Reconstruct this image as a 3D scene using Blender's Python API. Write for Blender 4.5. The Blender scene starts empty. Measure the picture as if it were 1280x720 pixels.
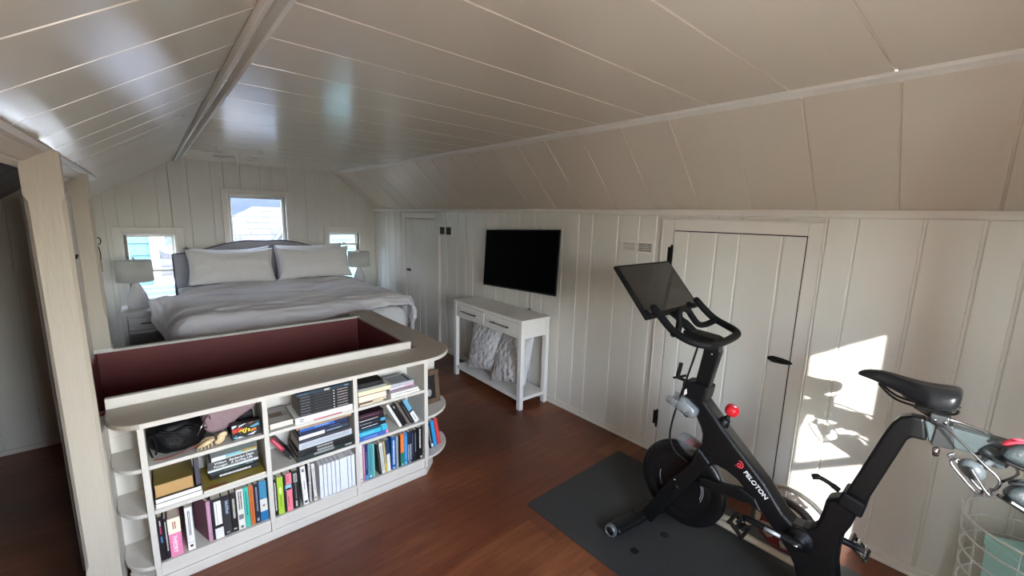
import bpy, bmesh, math, random
from mathutils import Vector, Matrix, noise
random.seed(7)
SKY, SUN, EXPO = 3.0, 4.5, 1.55
C = bpy.context.scene.collection
PI = math.pi
R = math.radians
ORG = {}

# ------------------------------------------------------------------ materials
MATS = {}
def nodes_of(name):
    m = bpy.data.materials.new(name); m.use_nodes = True
    nt = m.node_tree; b = nt.nodes['Principled BSDF']
    return m, nt, b
def lin(c):
    return tuple(((v/12.92) if v <= .04045 else ((v+.055)/1.055)**2.4) for v in c)
def hexc(h):
    h = h.lstrip('#'); h = h if len(h) == 6 else ''.join(q*2 for q in h); return lin(tuple(int(h[i:i+2], 16)/255 for i in (0, 2, 4)))
def mat(name, col, rough=.5, metal=0., vary=.06, scale=30., bump=0., bscale=60., stretch=(1, 1, 1), coat=0., spec=.5, trans=0., alpha=1.):
    """Principled material whose colour and relief come from noise in object space."""
    if name in MATS: return MATS[name]
    m, nt, b = nodes_of(name)
    c = hexc(col) if isinstance(col, str) else col
    tc = nt.nodes.new('ShaderNodeTexCoord'); mp = nt.nodes.new('ShaderNodeMapping')
    mp.inputs['Scale'].default_value = stretch
    nt.links.new(tc.outputs['Object'], mp.inputs['Vector'])
    n = nt.nodes.new('ShaderNodeTexNoise'); n.inputs['Scale'].default_value = scale; n.inputs['Detail'].default_value = 4
    nt.links.new(mp.outputs['Vector'], n.inputs['Vector'])
    r = nt.nodes.new('ShaderNodeValToRGB')
    r.color_ramp.elements[0].position = .3; r.color_ramp.elements[1].position = .7
    r.color_ramp.elements[0].color = tuple(max(0, v*(1-vary)) for v in c) + (1,)
    r.color_ramp.elements[1].color = tuple(min(1, v*(1+vary)) for v in c) + (1,)
    nt.links.new(n.outputs['Fac'], r.inputs['Fac']); nt.links.new(r.outputs['Color'], b.inputs['Base Color'])
    b.inputs['Roughness'].default_value = rough; b.inputs['Metallic'].default_value = metal
    b.inputs['Specular IOR Level'].default_value = spec
    b.inputs['Coat Weight'].default_value = coat
    b.inputs['Transmission Weight'].default_value = trans
    b.inputs['Alpha'].default_value = alpha
    if bump:
        n2 = nt.nodes.new('ShaderNodeTexNoise'); n2.inputs['Scale'].default_value = bscale; n2.inputs['Detail'].default_value = 3
        nt.links.new(mp.outputs['Vector'], n2.inputs['Vector'])
        bp = nt.nodes.new('ShaderNodeBump'); bp.inputs['Strength'].default_value = bump; bp.inputs['Distance'].default_value = .01
        nt.links.new(n2.outputs['Fac'], bp.inputs['Height']); nt.links.new(bp.outputs['Normal'], b.inputs['Normal'])
    MATS[name] = m
    return m

WALLC = '#d8d5cc'
M_WALL = mat('wall paint', WALLC, .33, vary=.025, scale=3, bump=.05, bscale=7, stretch=(3, 3, .5))
M_WALLB = mat('gable paint', WALLC, .45, vary=.025, scale=3, bump=.10, bscale=9, stretch=(3, 3, .5))
M_CEIL = mat('ceiling paint', '#cdc2b2', .2, vary=.008, scale=2.5, spec=.7, coat=.6)
_nt = M_CEIL.node_tree; _n = _nt.nodes.new('ShaderNodeTexNoise'); _n.inputs['Scale'].default_value = 2.2; _n.inputs['Detail'].default_value = 5
_r = _nt.nodes.new('ShaderNodeMapRange'); _r.inputs[1].default_value = .35; _r.inputs[2].default_value = .7; _r.inputs[3].default_value = .19; _r.inputs[4].default_value = .23
_nt.links.new([q for q in _nt.nodes if q.type == 'MAPPING'][0].outputs['Vector'], _n.inputs['Vector']); _nt.links.new(_n.outputs['Fac'], _r.inputs[0]); _nt.links.new(_r.outputs[0], _nt.nodes['Principled BSDF'].inputs['Roughness'])
M_CEIL.node_tree.nodes['Principled BSDF'].inputs['Coat Roughness'].default_value = .16
M_SLOPE = mat('sloped ceiling paint', '#cdc2b2', .3, vary=.008, scale=2.5)
M_TRIM = mat('trim paint', '#dad5cc', .38, vary=.02, scale=5, bump=.05, bscale=20)
M_POST = mat('post paint', '#b7afa1', .45, vary=.03, scale=8, bump=.12, bscale=40, stretch=(3, 3, .4))
M_CASE = mat('bookcase paint', '#cec9c0', .5, vary=.025, scale=8, bump=.08, bscale=50)
M_CASETOP = mat('bookcase top paint', '#aea496', .45, vary=.03, scale=6, bump=.05, bscale=50)
M_EAVES = mat('shade brown eaves paint', '#5d5148', .7, vary=.06, scale=4)  # darkened so the alcove's shade is in the eaves colour
M_RED = mat('stairwell red paint', '#6e2f2b', .55, vary=.08, scale=4, bump=.06, bscale=20)
M_WHITE = mat('white lacquer', '#e9e7e3', .35, vary=.015, scale=10)
M_BLACKMETAL = mat('black iron', '#161412', .45, .6)
M_CHROME = mat('chrome', '#c8c8c8', .15, 1., vary=.02)
M_BRONZE = mat('bronze handle', '#6f665a', .35, .9)
M_FLOOR = None
def floor_material():
    m, nt, b = nodes_of('worn red brown floorboards')
    N = nt.nodes.new; L = nt.links.new
    tc = N('ShaderNodeTexCoord')
    br = N('ShaderNodeTexBrick'); br.offset = .37; br.inputs['Scale'].default_value = 1
    br.inputs['Brick Width'].default_value = 2.3; br.inputs['Row Height'].default_value = .21
    br.inputs['Mortar Size'].default_value = .0012; br.inputs['Mortar Smooth'].default_value = .3
    br.inputs['Color1'].default_value = (.40, .40, .40, 1); br.inputs['Color2'].default_value = (.60, .60, .60, 1)
    br.inputs['Mortar'].default_value = (.22, .22, .22, 1)
    L(tc.outputs['Object'], br.inputs['Vector'])
    mp = N('ShaderNodeMapping'); mp.inputs['Scale'].default_value = (1.2, 14, 1); L(tc.outputs['Object'], mp.inputs['Vector'])
    g = N('ShaderNodeTexNoise'); g.inputs['Scale'].default_value = 2.2; g.inputs['Detail'].default_value = 8; g.inputs['Roughness'].default_value = .65
    L(mp.outputs['Vector'], g.inputs['Vector'])
    blot = N('ShaderNodeTexNoise'); blot.inputs['Scale'].default_value = 1.4; blot.inputs['Detail'].default_value = 5
    L(tc.outputs['Object'], blot.inputs['Vector'])
    a = N('ShaderNodeMath'); a.operation = 'MULTIPLY_ADD'; a.inputs[1].default_value = .55
    L(g.outputs['Fac'], a.inputs[0]); L(br.outputs['Color'], a.inputs[2])
    a2 = N('ShaderNodeMath'); a2.operation = 'MULTIPLY_ADD'; a2.inputs[1].default_value = .8
    L(blot.outputs['Fac'], a2.inputs[0]); L(a.outputs[0], a2.inputs[2])
    r = N('ShaderNodeValToRGB'); e = r.color_ramp.elements
    e[0].position = .75; e[0].color = hexc('#42200f') + (1,)
    e[1].position = 1.55; e[1].color = hexc('#9a5a2c') + (1,)
    k = e.new(1.1); k.color = hexc('#6b331b') + (1,)
    sc = N('ShaderNodeMapRange'); sc.inputs[1].default_value = .88; sc.inputs[2].default_value = 1.5
    L(a2.outputs[0], sc.inputs[0])
    e[0].position = 0; e[1].position = .45; e[2].position = 1
    e[1].color = hexc('#653520') + (1,); e[2].color = hexc('#8f5a36') + (1,)
    L(sc.outputs[0], r.inputs['Fac']); L(r.outputs['Color'], b.inputs['Base Color'])
    rr = N('ShaderNodeMapRange'); rr.inputs[3].default_value = .28; rr.inputs[4].default_value = .5
    L(blot.outputs['Fac'], rr.inputs[0]); L(rr.outputs[0], b.inputs['Roughness'])
    bp = N('ShaderNodeBump'); bp.inputs['Strength'].default_value = .12; bp.inputs['Distance'].default_value = .004
    L(a.outputs[0], bp.inputs['Height']); L(bp.outputs['Normal'], b.inputs['Normal'])
    return m
M_FLOOR = floor_material()
def glass_material(name='window glass', tint=(1, 1, 1), refl=.08):
    m, nt, b = nodes_of(name)
    nt.nodes.remove(b); out = nt.nodes['Material Output']
    t = nt.nodes.new('ShaderNodeBsdfTransparent'); t.inputs['Color'].default_value = tint + (1,)
    g = nt.nodes.new('ShaderNodeBsdfGlossy'); g.inputs['Roughness'].default_value = .02
    x = nt.nodes.new('ShaderNodeMixShader'); lw = nt.nodes.new('ShaderNodeLayerWeight'); lw.inputs['Blend'].default_value = .5; pw = nt.nodes.new('ShaderNodeMath'); pw.operation = 'POWER'; pw.inputs[1].default_value = 5
    f = nt.nodes.new('ShaderNodeMath'); f.operation = 'MULTIPLY_ADD'; f.inputs[1].default_value = .7; f.inputs[2].default_value = .03
    nt.links.new(lw.outputs['Facing'], pw.inputs[0]); nt.links.new(pw.outputs[0], f.inputs[0])
    n = nt.nodes.new('ShaderNodeTexNoise'); n.inputs['Scale'].default_value = 4
    bp = nt.nodes.new('ShaderNodeBump'); bp.inputs['Strength'].default_value = .02
    nt.links.new(n.outputs['Fac'], bp.inputs['Height']); nt.links.new(bp.outputs['Normal'], g.inputs['Normal'])
    nt.links.new(f.outputs[0], x.inputs[0]); nt.links.new(t.outputs[0], x.inputs[1]); nt.links.new(g.outputs[0], x.inputs[2])
    nt.links.new(x.outputs[0], out.inputs['Surface'])
    return m
M_GLASS = glass_material()
M_GLASS_TINT = glass_material('dimming window glass', (.76, .78, .79))  # tint added to dim the bright view outside

# ------------------------------------------------------------------ mesh helpers
def box(bm, x0, x1, y0, y1, z0, z1):
    v = [bm.verts.new(p) for p in ((x0,y0,z0),(x1,y0,z0),(x1,y1,z0),(x0,y1,z0),(x0,y0,z1),(x1,y0,z1),(x1,y1,z1),(x0,y1,z1))]
    for f in ((3,2,1,0),(4,5,6,7),(0,1,5,4),(1,2,6,5),(2,3,7,6),(3,0,4,7)): bm.faces.new([v[i] for i in f])
    return v
def prism(bm, pts, axis, a0, a1):
    def P(p, a):
        return {'x': (a, p[0], p[1]), 'y': (p[0], a, p[1]), 'z': (p[0], p[1], a)}[axis]
    A = [bm.verts.new(P(p, a0)) for p in pts]; B = [bm.verts.new(P(p, a1)) for p in pts]
    n = len(pts); fs = [bm.faces.new(A), bm.faces.new(B[::-1])]
    for i in range(n): fs.append(bm.faces.new((A[i], B[i], B[(i+1) % n], A[(i+1) % n])))
    bmesh.ops.recalc_face_normals(bm, faces=fs)
    return A + B
def frames(path, closed=False):
    P = [Vector(p) for p in path]; n = len(P); T = []
    for i in range(n):
        a = P[(i-1) % n] if (closed or i > 0) else P[i]
        b = P[(i+1) % n] if (closed or i < n-1) else P[i]
        t = (b-a); T.append(t.normalized() if t.length > 1e-9 else Vector((0, 0, 1)))
    u = T[0].orthogonal().normalized(); out = []
    for i in range(n):
        u = (u - T[i]*u.dot(T[i]))
        u = u.normalized() if u.length > 1e-6 else T[i].orthogonal().normalized()
        out.append((P[i], u, T[i].cross(u)))
    return out
def tube(bm, path, r, seg=10, closed=False, caps=True):
    fr = frames(path, closed); rings = []
    for i, (p, u, w) in enumerate(fr):
        rr = r[i] if isinstance(r, (list, tuple)) else r
        rings.append([bm.verts.new(p + (u*math.cos(2*PI*k/seg) + w*math.sin(2*PI*k/seg))*rr) for k in range(seg)])
    n = len(rings); fs = []
    for i in range(n if closed else n-1):
        A, B = rings[i], rings[(i+1) % n]
        o = 0
        if closed and i == n-1:   # the frame may have turned: join nearest vertices
            o = min(range(seg), key=lambda q: (B[q].co-A[0].co).length)
        for k in range(seg): fs.append(bm.faces.new((A[k], A[(k+1) % seg], B[(k+1+o) % seg], B[(k+o) % seg])))
    if caps and not closed:
        fs.append(bm.faces.new(rings[0][::-1])); fs.append(bm.faces.new(rings[-1]))
    for f in fs: f.smooth = True
    return [v for q in rings for v in q]
def smooth_path(pts, n=6, closed=False):
    P = [Vector(p) for p in pts]; m = len(P); out = []
    rng = range(m) if closed else range(m-1)
    for i in rng:
        a = P[(i-1) % m] if closed or i > 0 else P[i]
        b, c = P[i], P[(i+1) % m]
        d = P[(i+2) % m] if closed or i < m-2 else c
        for k in range(n):
            t = k/n
            out.append(.5*((2*b) + (c-a)*t + (2*a-5*b+4*c-d)*t*t + (3*b-a-3*c+d)*t**3))
    if not closed: out.append(P[-1])
    return out
def lathe(bm, prof, c, axis='z', seg=32):
    """prof = [(radius, height)]; axis = 'x', 'y' or 'z'."""
    c = Vector(c); rings = []
    for r, h in prof:
        ring = []
        for k in range(seg):
            a = 2*PI*k/seg; p = (r*math.cos(a), r*math.sin(a), h)
            q = {'z': (p[0], p[1], p[2]), 'y': (p[0], p[2], p[1]), 'x': (p[2], p[0], p[1])}[axis]
            ring.append(bm.verts.new(c + Vector(q)))
        rings.append(ring)
    fs = []
    for A, B in zip(rings, rings[1:]):
        for k in range(seg): fs.append(bm.faces.new((A[k], A[(k+1) % seg], B[(k+1) % seg], B[k])))
    loop = prof[0] == prof[-1]
    if prof[0][0] > 1e-6 and not loop: fs.append(bm.faces.new(rings[0]))
    if prof[-1][0] > 1e-6 and not loop: fs.append(bm.faces.new(rings[-1]))
    for f in fs: f.smooth = True
    bmesh.ops.remove_doubles(bm, verts=[v for q in rings for v in q], dist=1e-6)
    bmesh.ops.recalc_face_normals(bm, faces=[f for f in fs if f.is_valid])
def xform(bm, verts, M):
    for v in verts:
        if v.is_valid: v.co = M @ v.co
def obj(name, bm, m, parent=None, bev=0., seg=2, sub=0, smooth=False, solid=0.):
    """Links bm (in world coordinates) as one mesh object; a child takes its parent's origin."""
    me = bpy.data.meshes.new(name)
    o = bpy.data.objects.new(name, me); C.objects.link(o)
    org = Vector((0, 0, 0))
    if parent is not None:
        o.parent = parent; org = ORG.get(parent.name, Vector((0, 0, 0)))
    ORG[o.name] = org
    bmesh.ops.translate(bm, verts=bm.verts[:], vec=-org)
    if smooth:
        for f in bm.faces: f.smooth = True
    bm.to_mesh(me); bm.free()
    me.materials.append(m)
    if solid:
        s = o.modifiers.new('solid', 'SOLIDIFY'); s.thickness = solid; s.offset = -1
    if bev:
        b = o.modifiers.new('bevel', 'BEVEL'); b.width = bev; b.segments = seg; b.limit_method = 'ANGLE'; b.angle_limit = R(38)
        b.use_clamp_overlap = True
    if sub:
        s = o.modifiers.new('sub', 'SUBSURF'); s.levels = sub; s.render_levels = sub
    return o
def tag(o, label=None, cat=None, group=None, kind=None):
    if label: o['label'] = label
    if cat: o['category'] = cat
    if group: o['group'] = group
    if kind: o['kind'] = kind
    return o
def thing(name, label, cat, loc, group=None):
    o = bpy.data.objects.new(name, None); C.objects.link(o); o.location = loc
    o.empty_display_size = .05
    ORG[o.name] = Vector(loc)
    return tag(o, label, cat, group)
def single(name, bm, m, label, cat, loc, group=None, **k):
    """A thing that is one mesh, with its origin at loc."""
    me_o = obj(name, bm, m, None, **k)
    for v in me_o.data.vertices: v.co -= Vector(loc)
    me_o.location = loc; ORG[me_o.name] = Vector(loc)
    return tag(me_o, label, cat, group)
def struct(name, bm, m, parent=None, **k):
    o = obj(name, bm, m, parent, **k)
    if parent is None: o['kind'] = 'structure'
    return o
def text(name, s, size, loc, M3, m, parent, fit=None, extr=.0004, bold=0., align='CENTER'):
    """Lettering: M3's columns are reading direction, up and the way it faces. World coordinates."""
    cu = bpy.data.curves.new(name, 'FONT'); cu.body = s; cu.size = size; cu.extrude = extr; cu.offset = bold
    cu.align_x = align; cu.align_y = 'CENTER'
    o = bpy.data.objects.new(name, cu)
    C.objects.link(o)
    sc = 1.
    if fit:
        bpy.context.view_layer.update()
        w = o.dimensions.x
        if w > fit: sc = fit/w
    dg = bpy.context.evaluated_depsgraph_get()
    me = bpy.data.meshes.new_from_object(o.evaluated_get(dg))
    bpy.data.objects.remove(o); bpy.data.curves.remove(cu)
    org = ORG.get(parent.name, Vector((0, 0, 0)))
    M = Matrix.Translation(Vector(loc)-org) @ M3.to_4x4() @ Matrix.Scale(sc, 4)
    me.transform(M); me.materials.clear(); me.materials.append(m)
    o2 = bpy.data.objects.new(name, me); C.objects.link(o2); o2.parent = parent
    ORG[o2.name] = org
    return o2
def basis(dx, up):
    dx = Vector(dx).normalized(); up = Vector(up); up = (up-dx*up.dot(dx)).normalized()
    n = dx.cross(up); return Matrix((dx, up, n)).transposed()
BM = bmesh.new

# ------------------------------------------------------------------ room
XR, YB, YF = 2.634, 6.294, -.675        # right wall, far gable, near gable
ZC, ZK = 2.212, 1.722                   # flat ceiling, top of the knee wall
XL = -.43                               # left knee wall
def ceil_right(y):                      # the flat ceiling narrows a little towards the far gable
    return 2.142 if y < 2.7 else 2.142 - .108*(y-2.7)/(YB-2.7)
def boards(name, us, grooves, vb, vt, holes, mp, m, w=.011, d=.0065, thick=.05, parent=None):
    pr = [(u, 0) for u in us]
    for h in holes: pr += [(h[0], 0), (h[1], 0)]
    for g in grooves: pr += [(g-w/2*math.cos(R(30*k)), d*math.sin(R(30*k))) for k in range(7)]
    pr.sort(); q = [pr[0]]
    for p in pr[1:]:
        if p[0]-q[-1][0] > 1e-5: q.append(p)
    bm = BM()
    for (a, da), (b, db) in zip(q, q[1:]):
        mid = (a+b)/2; iv = [(vb(a), vb(b), vt(a), vt(b))]
        for h in sorted([h for h in holes if h[0] < mid < h[1]], key=lambda h: h[2]):
            l = iv.pop(); iv += [(l[0], l[1], h[2], h[2]), (h[3], h[3], l[2], l[3])]
        for v0a, v0b, v1a, v1b in iv:
            pts = [mp(a, v0a, da), mp(b, v0b, db), mp(b, v1b, db), mp(a, v1a, da)]
            f = bm.faces.new([bm.verts.new(p) for p in pts]); f.normal_update()
            back = Vector(mp(mid, v0a, 1)) - Vector(mp(mid, v0a, 0))
            if f.normal.dot(back) > 0: f.normal_flip()
    bmesh.ops.remove_doubles(bm, verts=bm.verts[:], dist=2e-5)
    return struct(name, bm, m, parent, solid=thick)

# right knee wall, its access doors stand proud of it
RG = [-.52,-.33,-.21,-.092,.034,.216,.454,.578,.76,.985,1.117,1.296,1.529,1.664,1.841,2.078,2.215,2.387,2.612,2.733,2.938,3.148,3.272,
      3.455,3.68,3.815,3.987,4.205,4.346,4.52,4.7,4.86,5.04,5.22,5.395,5.576,5.788,5.925,6.1]
boards('wall_right', [YF, YB], RG, lambda u: 0, lambda u: ZK, [], lambda u, v, d: (XR+d, u, v), M_WALL, w=.016, d=.008)
# far gable with three windows
def gable_top(x):
    if x < .3: return ZC - .65*(.3-x)
    if x > 2.034: return ZC - (x-2.034)*(ZC-ZK)/(XR-2.034)
    return ZC
W1 = (.776, 1.400, 1.12, 1.826); W2 = (-.228, .216, .50, 1.345); W3 = (1.960, 2.380, .62, 1.353)
BG = [-.36,-.251,-.116,.096,.212,.388,.612,.741,.914,1.137,1.266,1.446,1.665,1.8,1.982,2.206,2.346,2.5]
boards('wall_back', [XL-.02, .3, 2.034, XR], BG, lambda u: 0, gable_top, [W1, W2, W3], lambda u, v, d: (u, YB+d, v), M_WALLB)
# near gable behind the photographer: sash window in the middle, a narrow one added to brighten the room
N1 = (.645, 1.248, .60, 1.850); N2 = (.15, .50, .50, 1.86)
boards('wall_front', [-1.75, -.43, .3, 2.142, XR], [x*.2-1.6 for x in range(21)], lambda u: 0,
       lambda x: 2.32, [N2, N1], lambda u, v, d: (u, YF-d, v), M_WALLB)
# left knee wall beyond the stair landing, and the alcove to the left of the posts
boards('wall_left', [4.1, YB], [4.3,4.52,4.7,4.93,5.1,5.33,5.55,5.71,5.9,6.1], lambda u: 0, lambda u: ZK+.03, [], lambda u, v, d: (XL-d, u, v), M_WALL)
boards('wall_alcove', [-1.75, XL-.0], [-1.5,-1.33,-1.17,-1.0,-.86,-.682,-.55], lambda u: 0, lambda u: 1.98, [], lambda u, v, d: (u, 4.1+d, v), M_WALL)
boards('wall_eaves', [YF, 4.1], [y*.22 for y in range(-2, 18)], lambda u: 0, lambda u: .95, [], lambda u, v, d: (-1.75-d, u, v), M_EAVES)
boards('wall_light_block', [YF, 1.22], [y*.2 for y in range(-3, 7)], lambda u: 0, lambda u: 1.82, [], lambda u, v, d: (-.335-d, u, v), M_WALL)  # unseen wall added to keep window light out of the alcove
# ceiling: flat boards across, sloped boards down to the knee walls
CG = [-.34, -.02, .325, .668, 1.008, 1.342, 1.655, 1.99, 2.322, 2.66, 2.966, 3.3, 3.62, 3.95, 4.28, 4.6, 4.92, 5.25, 5.57, 5.9, 6.12]
boards('ceiling', [YF-.05, 2.7, YB+.05], CG, lambda u: .3, lambda u: ceil_right(u), [], lambda u, v, d: (v, u, ZC+d), M_CEIL, w=.009, d=.005)
def slope_r(u, v, d):
    xe = ceil_right(u); return (xe+(XR-xe)*v + d*.6, u, ZC+(ZK-ZC)*v + d*.8)
SG = [-.62, -.31, .003, .315, .631, .934, 1.238, 1.546, 1.862, 2.175, 2.474, 2.77, 3.08, 3.39, 3.72, 4.02, 4.35, 4.66, 4.98, 5.3, 5.62, 5.93, 6.15]
boards('ceiling_slope_right', [YF-.05, 2.7, YB+.05], SG, lambda u: 0, lambda u: 1.03, [], slope_r, M_SLOPE)
def slope_l(u, v, d): return (.3-.6*v - d*.5, u, ZC-.65*.6*v + d*.8)
LG = [-.4, -.1, .2, .5, .81, 1.11, 1.405, 1.73, 2.06, 2.37, 2.66, 2.98, 3.27, 3.53, 3.85, 4.16, 4.5, 4.8, 5.1, 5.45, 5.75, 6.05]
boards('ceiling_slope_left', [YF-.05, YB+.05], LG, lambda u: 0, lambda u: 1. if u < 4.1 else 1., [], slope_l, M_CEIL, w=.009, d=.005)
boards('ceiling_slope_far', [4.1, YB+.05], [4.5, 4.8, 5.1, 5.45, 5.75, 6.05], lambda u: 0, lambda u: 1., [], lambda u, v, d: (-.3-.18*v-d*.5, u, ZC-.39-.117*v+d*.8), M_CEIL)
boards('ceiling_alcove', [YF, 4.12], [y*.3 for y in range(-2, 14)], lambda u: 0, lambda u: 1., [], lambda u, v, d: (-.29-1.5*v-d*.5, u, 1.975-1.125*v+d*.8), M_EAVES)
# floor with the stairwell cut out of it
WX0, WX1, WY0, WY1 = -.31, 1.272, 2.452, 3.468
bm = BM()
for q in ((-1.75, XR+.05, YF-.05, WY0), (-1.75, XR+.05, WY1, YB+.05), (WX1, XR+.05, WY0, WY1), (-1.75, WX0, WY0, WY1)):
    box(bm, q[0], q[1], q[2], q[3], -.12, 0)
bmesh.ops.remove_doubles(bm, verts=bm.verts[:], dist=1e-5)
struct('floor', bm, M_FLOOR)
# stairwell lining, painted red, with a board seam
def well_wall(name, a):
    bm = BM(); a(bm); struct(name, bm, M_RED, bev=.002)
def lining(axis, lo, hi, at0, at1):
    def go(bm):
        z = -1.6
        for z0, z1 in ((-1.6, -.9), (-.898, -.22), (-.217, .428), (.431, .765)):
            if axis == 'x': box(bm, lo, hi, at0, at1, z0, z1)
            else: box(bm, at0, at1, lo, hi, z0, z1)
    return go
well_wall('wall_stairwell_back', lining('x', WX0, WX1, WY1, WY1+.02))
well_wall('wall_stairwell_right', lining('y', WY0, WY1, WX1, WX1+.02))
well_wall('wall_stairwell_front', lining('x', WX0, WX1, WY0-.012, WY0))
well_wall('wall_stairwell_left', lining('y', WY0-.012, WY1+.02, WX0-.02, WX0))
bm = BM()
for k in range(9): box(bm, WX0, WX1-.19*k if k else WX1, WY0, WY1, -1.6+.16*k-.03, -1.6+.16*k)
struct('trim_stairs', bm, mat('stair tread paint', '#4a2b22', .5), bev=.004)

# trims
def strip(name, parts, m=M_TRIM, bev=.004):
    bm = BM()
    for q in parts: box(bm, *q)
    return struct(name, bm, m, bev=bev)
bm = BM()
for y0, y1 in ((YF, 2.7), (2.7, YB)):        # cove along the flat ceiling's right edge
    x0, x1 = ceil_right(y0), ceil_right(y1)
    A = [(-.022, 0), (.012, 0), (.03, -.012), (.034, -.030), (.014, -.020), (-.012, -.012)]
    v = []
    for x, y in ((x0, y0), (x1, y1)): v.append([bm.verts.new((x+a, y, ZC+b)) for a, b in A])
    for i in range(6): bm.faces.new((v[0][i], v[0][(i+1) % 6], v[1][(i+1) % 6], v[1][i]))
    bm.faces.new(v[0]); bm.faces.new(v[1][::-1])
bmesh.ops.recalc_face_normals(bm, faces=bm.faces[:])
struct('trim_1', bm, M_TRIM)
bm = BM()
prism(bm, [(XR-.001, ZK-.036), (XR-.016, ZK-.032), (XR-.022, ZK-.014), (XR-.018, ZK+.004), (XR-.001, ZK+.002)], 'y', YF, YB)
struct('trim_2', bm, M_TRIM, bev=.002)
bm = BM()                                     # double moulding where the left slope meets the flat ceiling
prism(bm, [(.318, ZC), (.332, ZC-.020), (.348, ZC-.016), (.356, ZC)], 'y', YF, YB)
prism(bm, [(.268, ZC-.022), (.281, ZC-.036), (.300, ZC-.022), (.304, ZC+.0), (.296, ZC)], 'y', YF, YB)
struct('trim_3', bm, M_TRIM, bev=.002)
bm = BM(); box(bm, XR-.014, XR, YF, YB, 0, .045)
prism(bm, [(XR-.014, 0), (XR-.026, 0), (XR-.024, .012), (XR-.014, .018)], 'y', YF, YB)
struct('baseboard_right', bm, M_TRIM, bev=.003)
strip('baseboard_back', [(XL, XR, YB-.014, YB, 0, .05)])
strip('baseboard_alcove', [(-1.75, XL, 4.086, 4.1, 0, .035)])
# soffit along the lower end of the left slope, with its moulding
bm = BM()
prism(bm, [(-.345, 1.805), (-.30, 1.795), (-.262, 1.822), (-.262, 1.86), (-.285, 2.02), (-.345, 2.02)], 'y', YF, 4.1)
prism(bm, [(-.262, 1.822), (-.246, 1.829), (-.240, 1.846), (-.255, 1.86), (-.262, 1.86)], 'y', YF, 4.1)
struct('trim_4', bm, M_TRIM, bev=.003)
bm = BM()
prism(bm, [(-.375, 1.80), (-.33, 1.775), (-.31, 1.79), (-.31, 1.87), (-.375, 1.87)], 'y', .3, 3.4)
struct('trim_5', bm, M_TRIM, bev=.003)
# posts with stop chamfers beside the stairwell
def post(name, x0, x1, y0, y1, zb, zt, zc):
    c = .011; bm = BM()
    lo = [(x0+c, y0), (x1-c, y0), (x1, y0+c), (x1, y1-c), (x1-c, y1), (x0+c, y1), (x0, y1-c), (x0, y0+c)]
    hi = [(x0, y0), (x1, y0), (x1, y0), (x1, y1), (x1, y1), (x0, y1), (x0, y1), (x0, y0)]
    def ring(p, z): return [bm.verts.new((a, b, z)) for a, b in p]
    e = .0006
    hi = [(x0+e, y0), (x1-e, y0), (x1, y0+e), (x1, y1-e), (x1-e, y1), (x0+e, y1), (x0, y1-e), (x0, y0+e)]
    rs = [ring(hi, zb), ring(hi, zb+.2), ring(lo, zb+.23), ring(lo, zc), ring(hi, zc+.02), ring(hi, zt)]
    for A, B in zip(rs, rs[1:]):
        for k in range(8): bm.faces.new((A[k], A[(k+1) % 8], B[(k+1) % 8], B[k]))
    bm.faces.new(rs[0][::-1]); bm.faces.new(rs[-1])
    return struct(name, bm, M_POST)
post('trim_6', -.316, -.216, 2.18, 2.222, 0, 1.835, 1.66)
post('trim_7', -.333, -.243, 3.47, 3.512, .776, 1.835, 1.68)
strip('trim_8', [(-.338, -.238, 3.465, 3.575, .765, .79)], bev=.003)

# casings, sashes, glass
def window(name, axis_y, w, outer, jamb_dir, rail=None, sill=True, latch=False):
    x0, x1, z0, z1 = w; ox0, ox1, oz1 = outer; s = jamb_dir       # s=+1: outside is +Y
    yi = axis_y; bm = BM()
    yf = (lambda a, b: (yi+min(a*s, b*s), yi+max(a*s, b*s)))
    def B(x0, x1, ya, yb, z0, z1): box(bm, x0, x1, *yf(ya, yb), z0, z1)
    B(ox0, x0-.012, -.020, 0, z0-.02, oz1); B(x1+.012, ox1, -.020, 0, z0-.02, oz1)          # casing
    B(x0-.012, x1+.012, -.020, 0, z1+.012, oz1)
    if sill: B(ox0-.02, ox1+.02, -.05, 0, z0-.045, z0-.02)
    root = struct(name, bm, M_TRIM, bev=.003)
    bm = BM(); t = .012
    for q in ((x0-t, x0, z0-t, z1+t), (x1, x1+t, z0-t, z1+t), (x0, x1, z1, z1+t), (x0, x1, z0-t, z0)):
        box(bm, q[0], q[1], *yf(-.002, .11), q[2], q[3])
    obj('jamb', bm, M_TRIM, root, bev=.002)
    f = .030
    levels = [(z0, z1)] if rail is None else [(z0, rail+.012), (rail-.012, z1)]
    for k, (a, b) in enumerate(levels):
        yo = .045 if k == 0 else .075
        bm = BM()
        for q in ((x0, x0+f, a, b), (x1-f, x1, a, b), (x0+f, x1-f, b-f, b), (x0+f, x1-f, a, a+f)):
            box(bm, q[0], q[1], *yf(yo, yo+.028), q[2], q[3])
        sh = obj('sash', bm, M_WHITE, root, bev=.003)
        bm = BM(); box(bm, x0+f-.004, x1-f+.004, *yf(yo+.012, yo+.016), a+f-.004, b-f+.004)
        obj('glass', bm, M_GLASS_TINT if s > 0 else M_GLASS, sh)
    if latch:
        bm = BM(); cx = (x0+x1)/2
        box(bm, cx-.03, cx+.03, *yf(.03, .05), rail+.012, rail+.02); tube(bm, [(cx-.02, yi+.035*s, rail+.026), (cx+.03, yi+.035*s, rail+.03)], .006, 8)
        obj('sash_lock', bm, M_CHROME, root)
    return root
window('window_1', YB, W1, (.700, 1.483, 1.906), 1)
window('window_2', YB, W2, (-.317, .305, 1.430), 1, rail=.93, latch=False)
window('window_3', YB, W3, (1.886, 2.520, 1.450), 1, rail=1.19, latch=True)
window('window_4', YF, N1, (.575, 1.33, 1.93), -1, rail=1.15)
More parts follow.
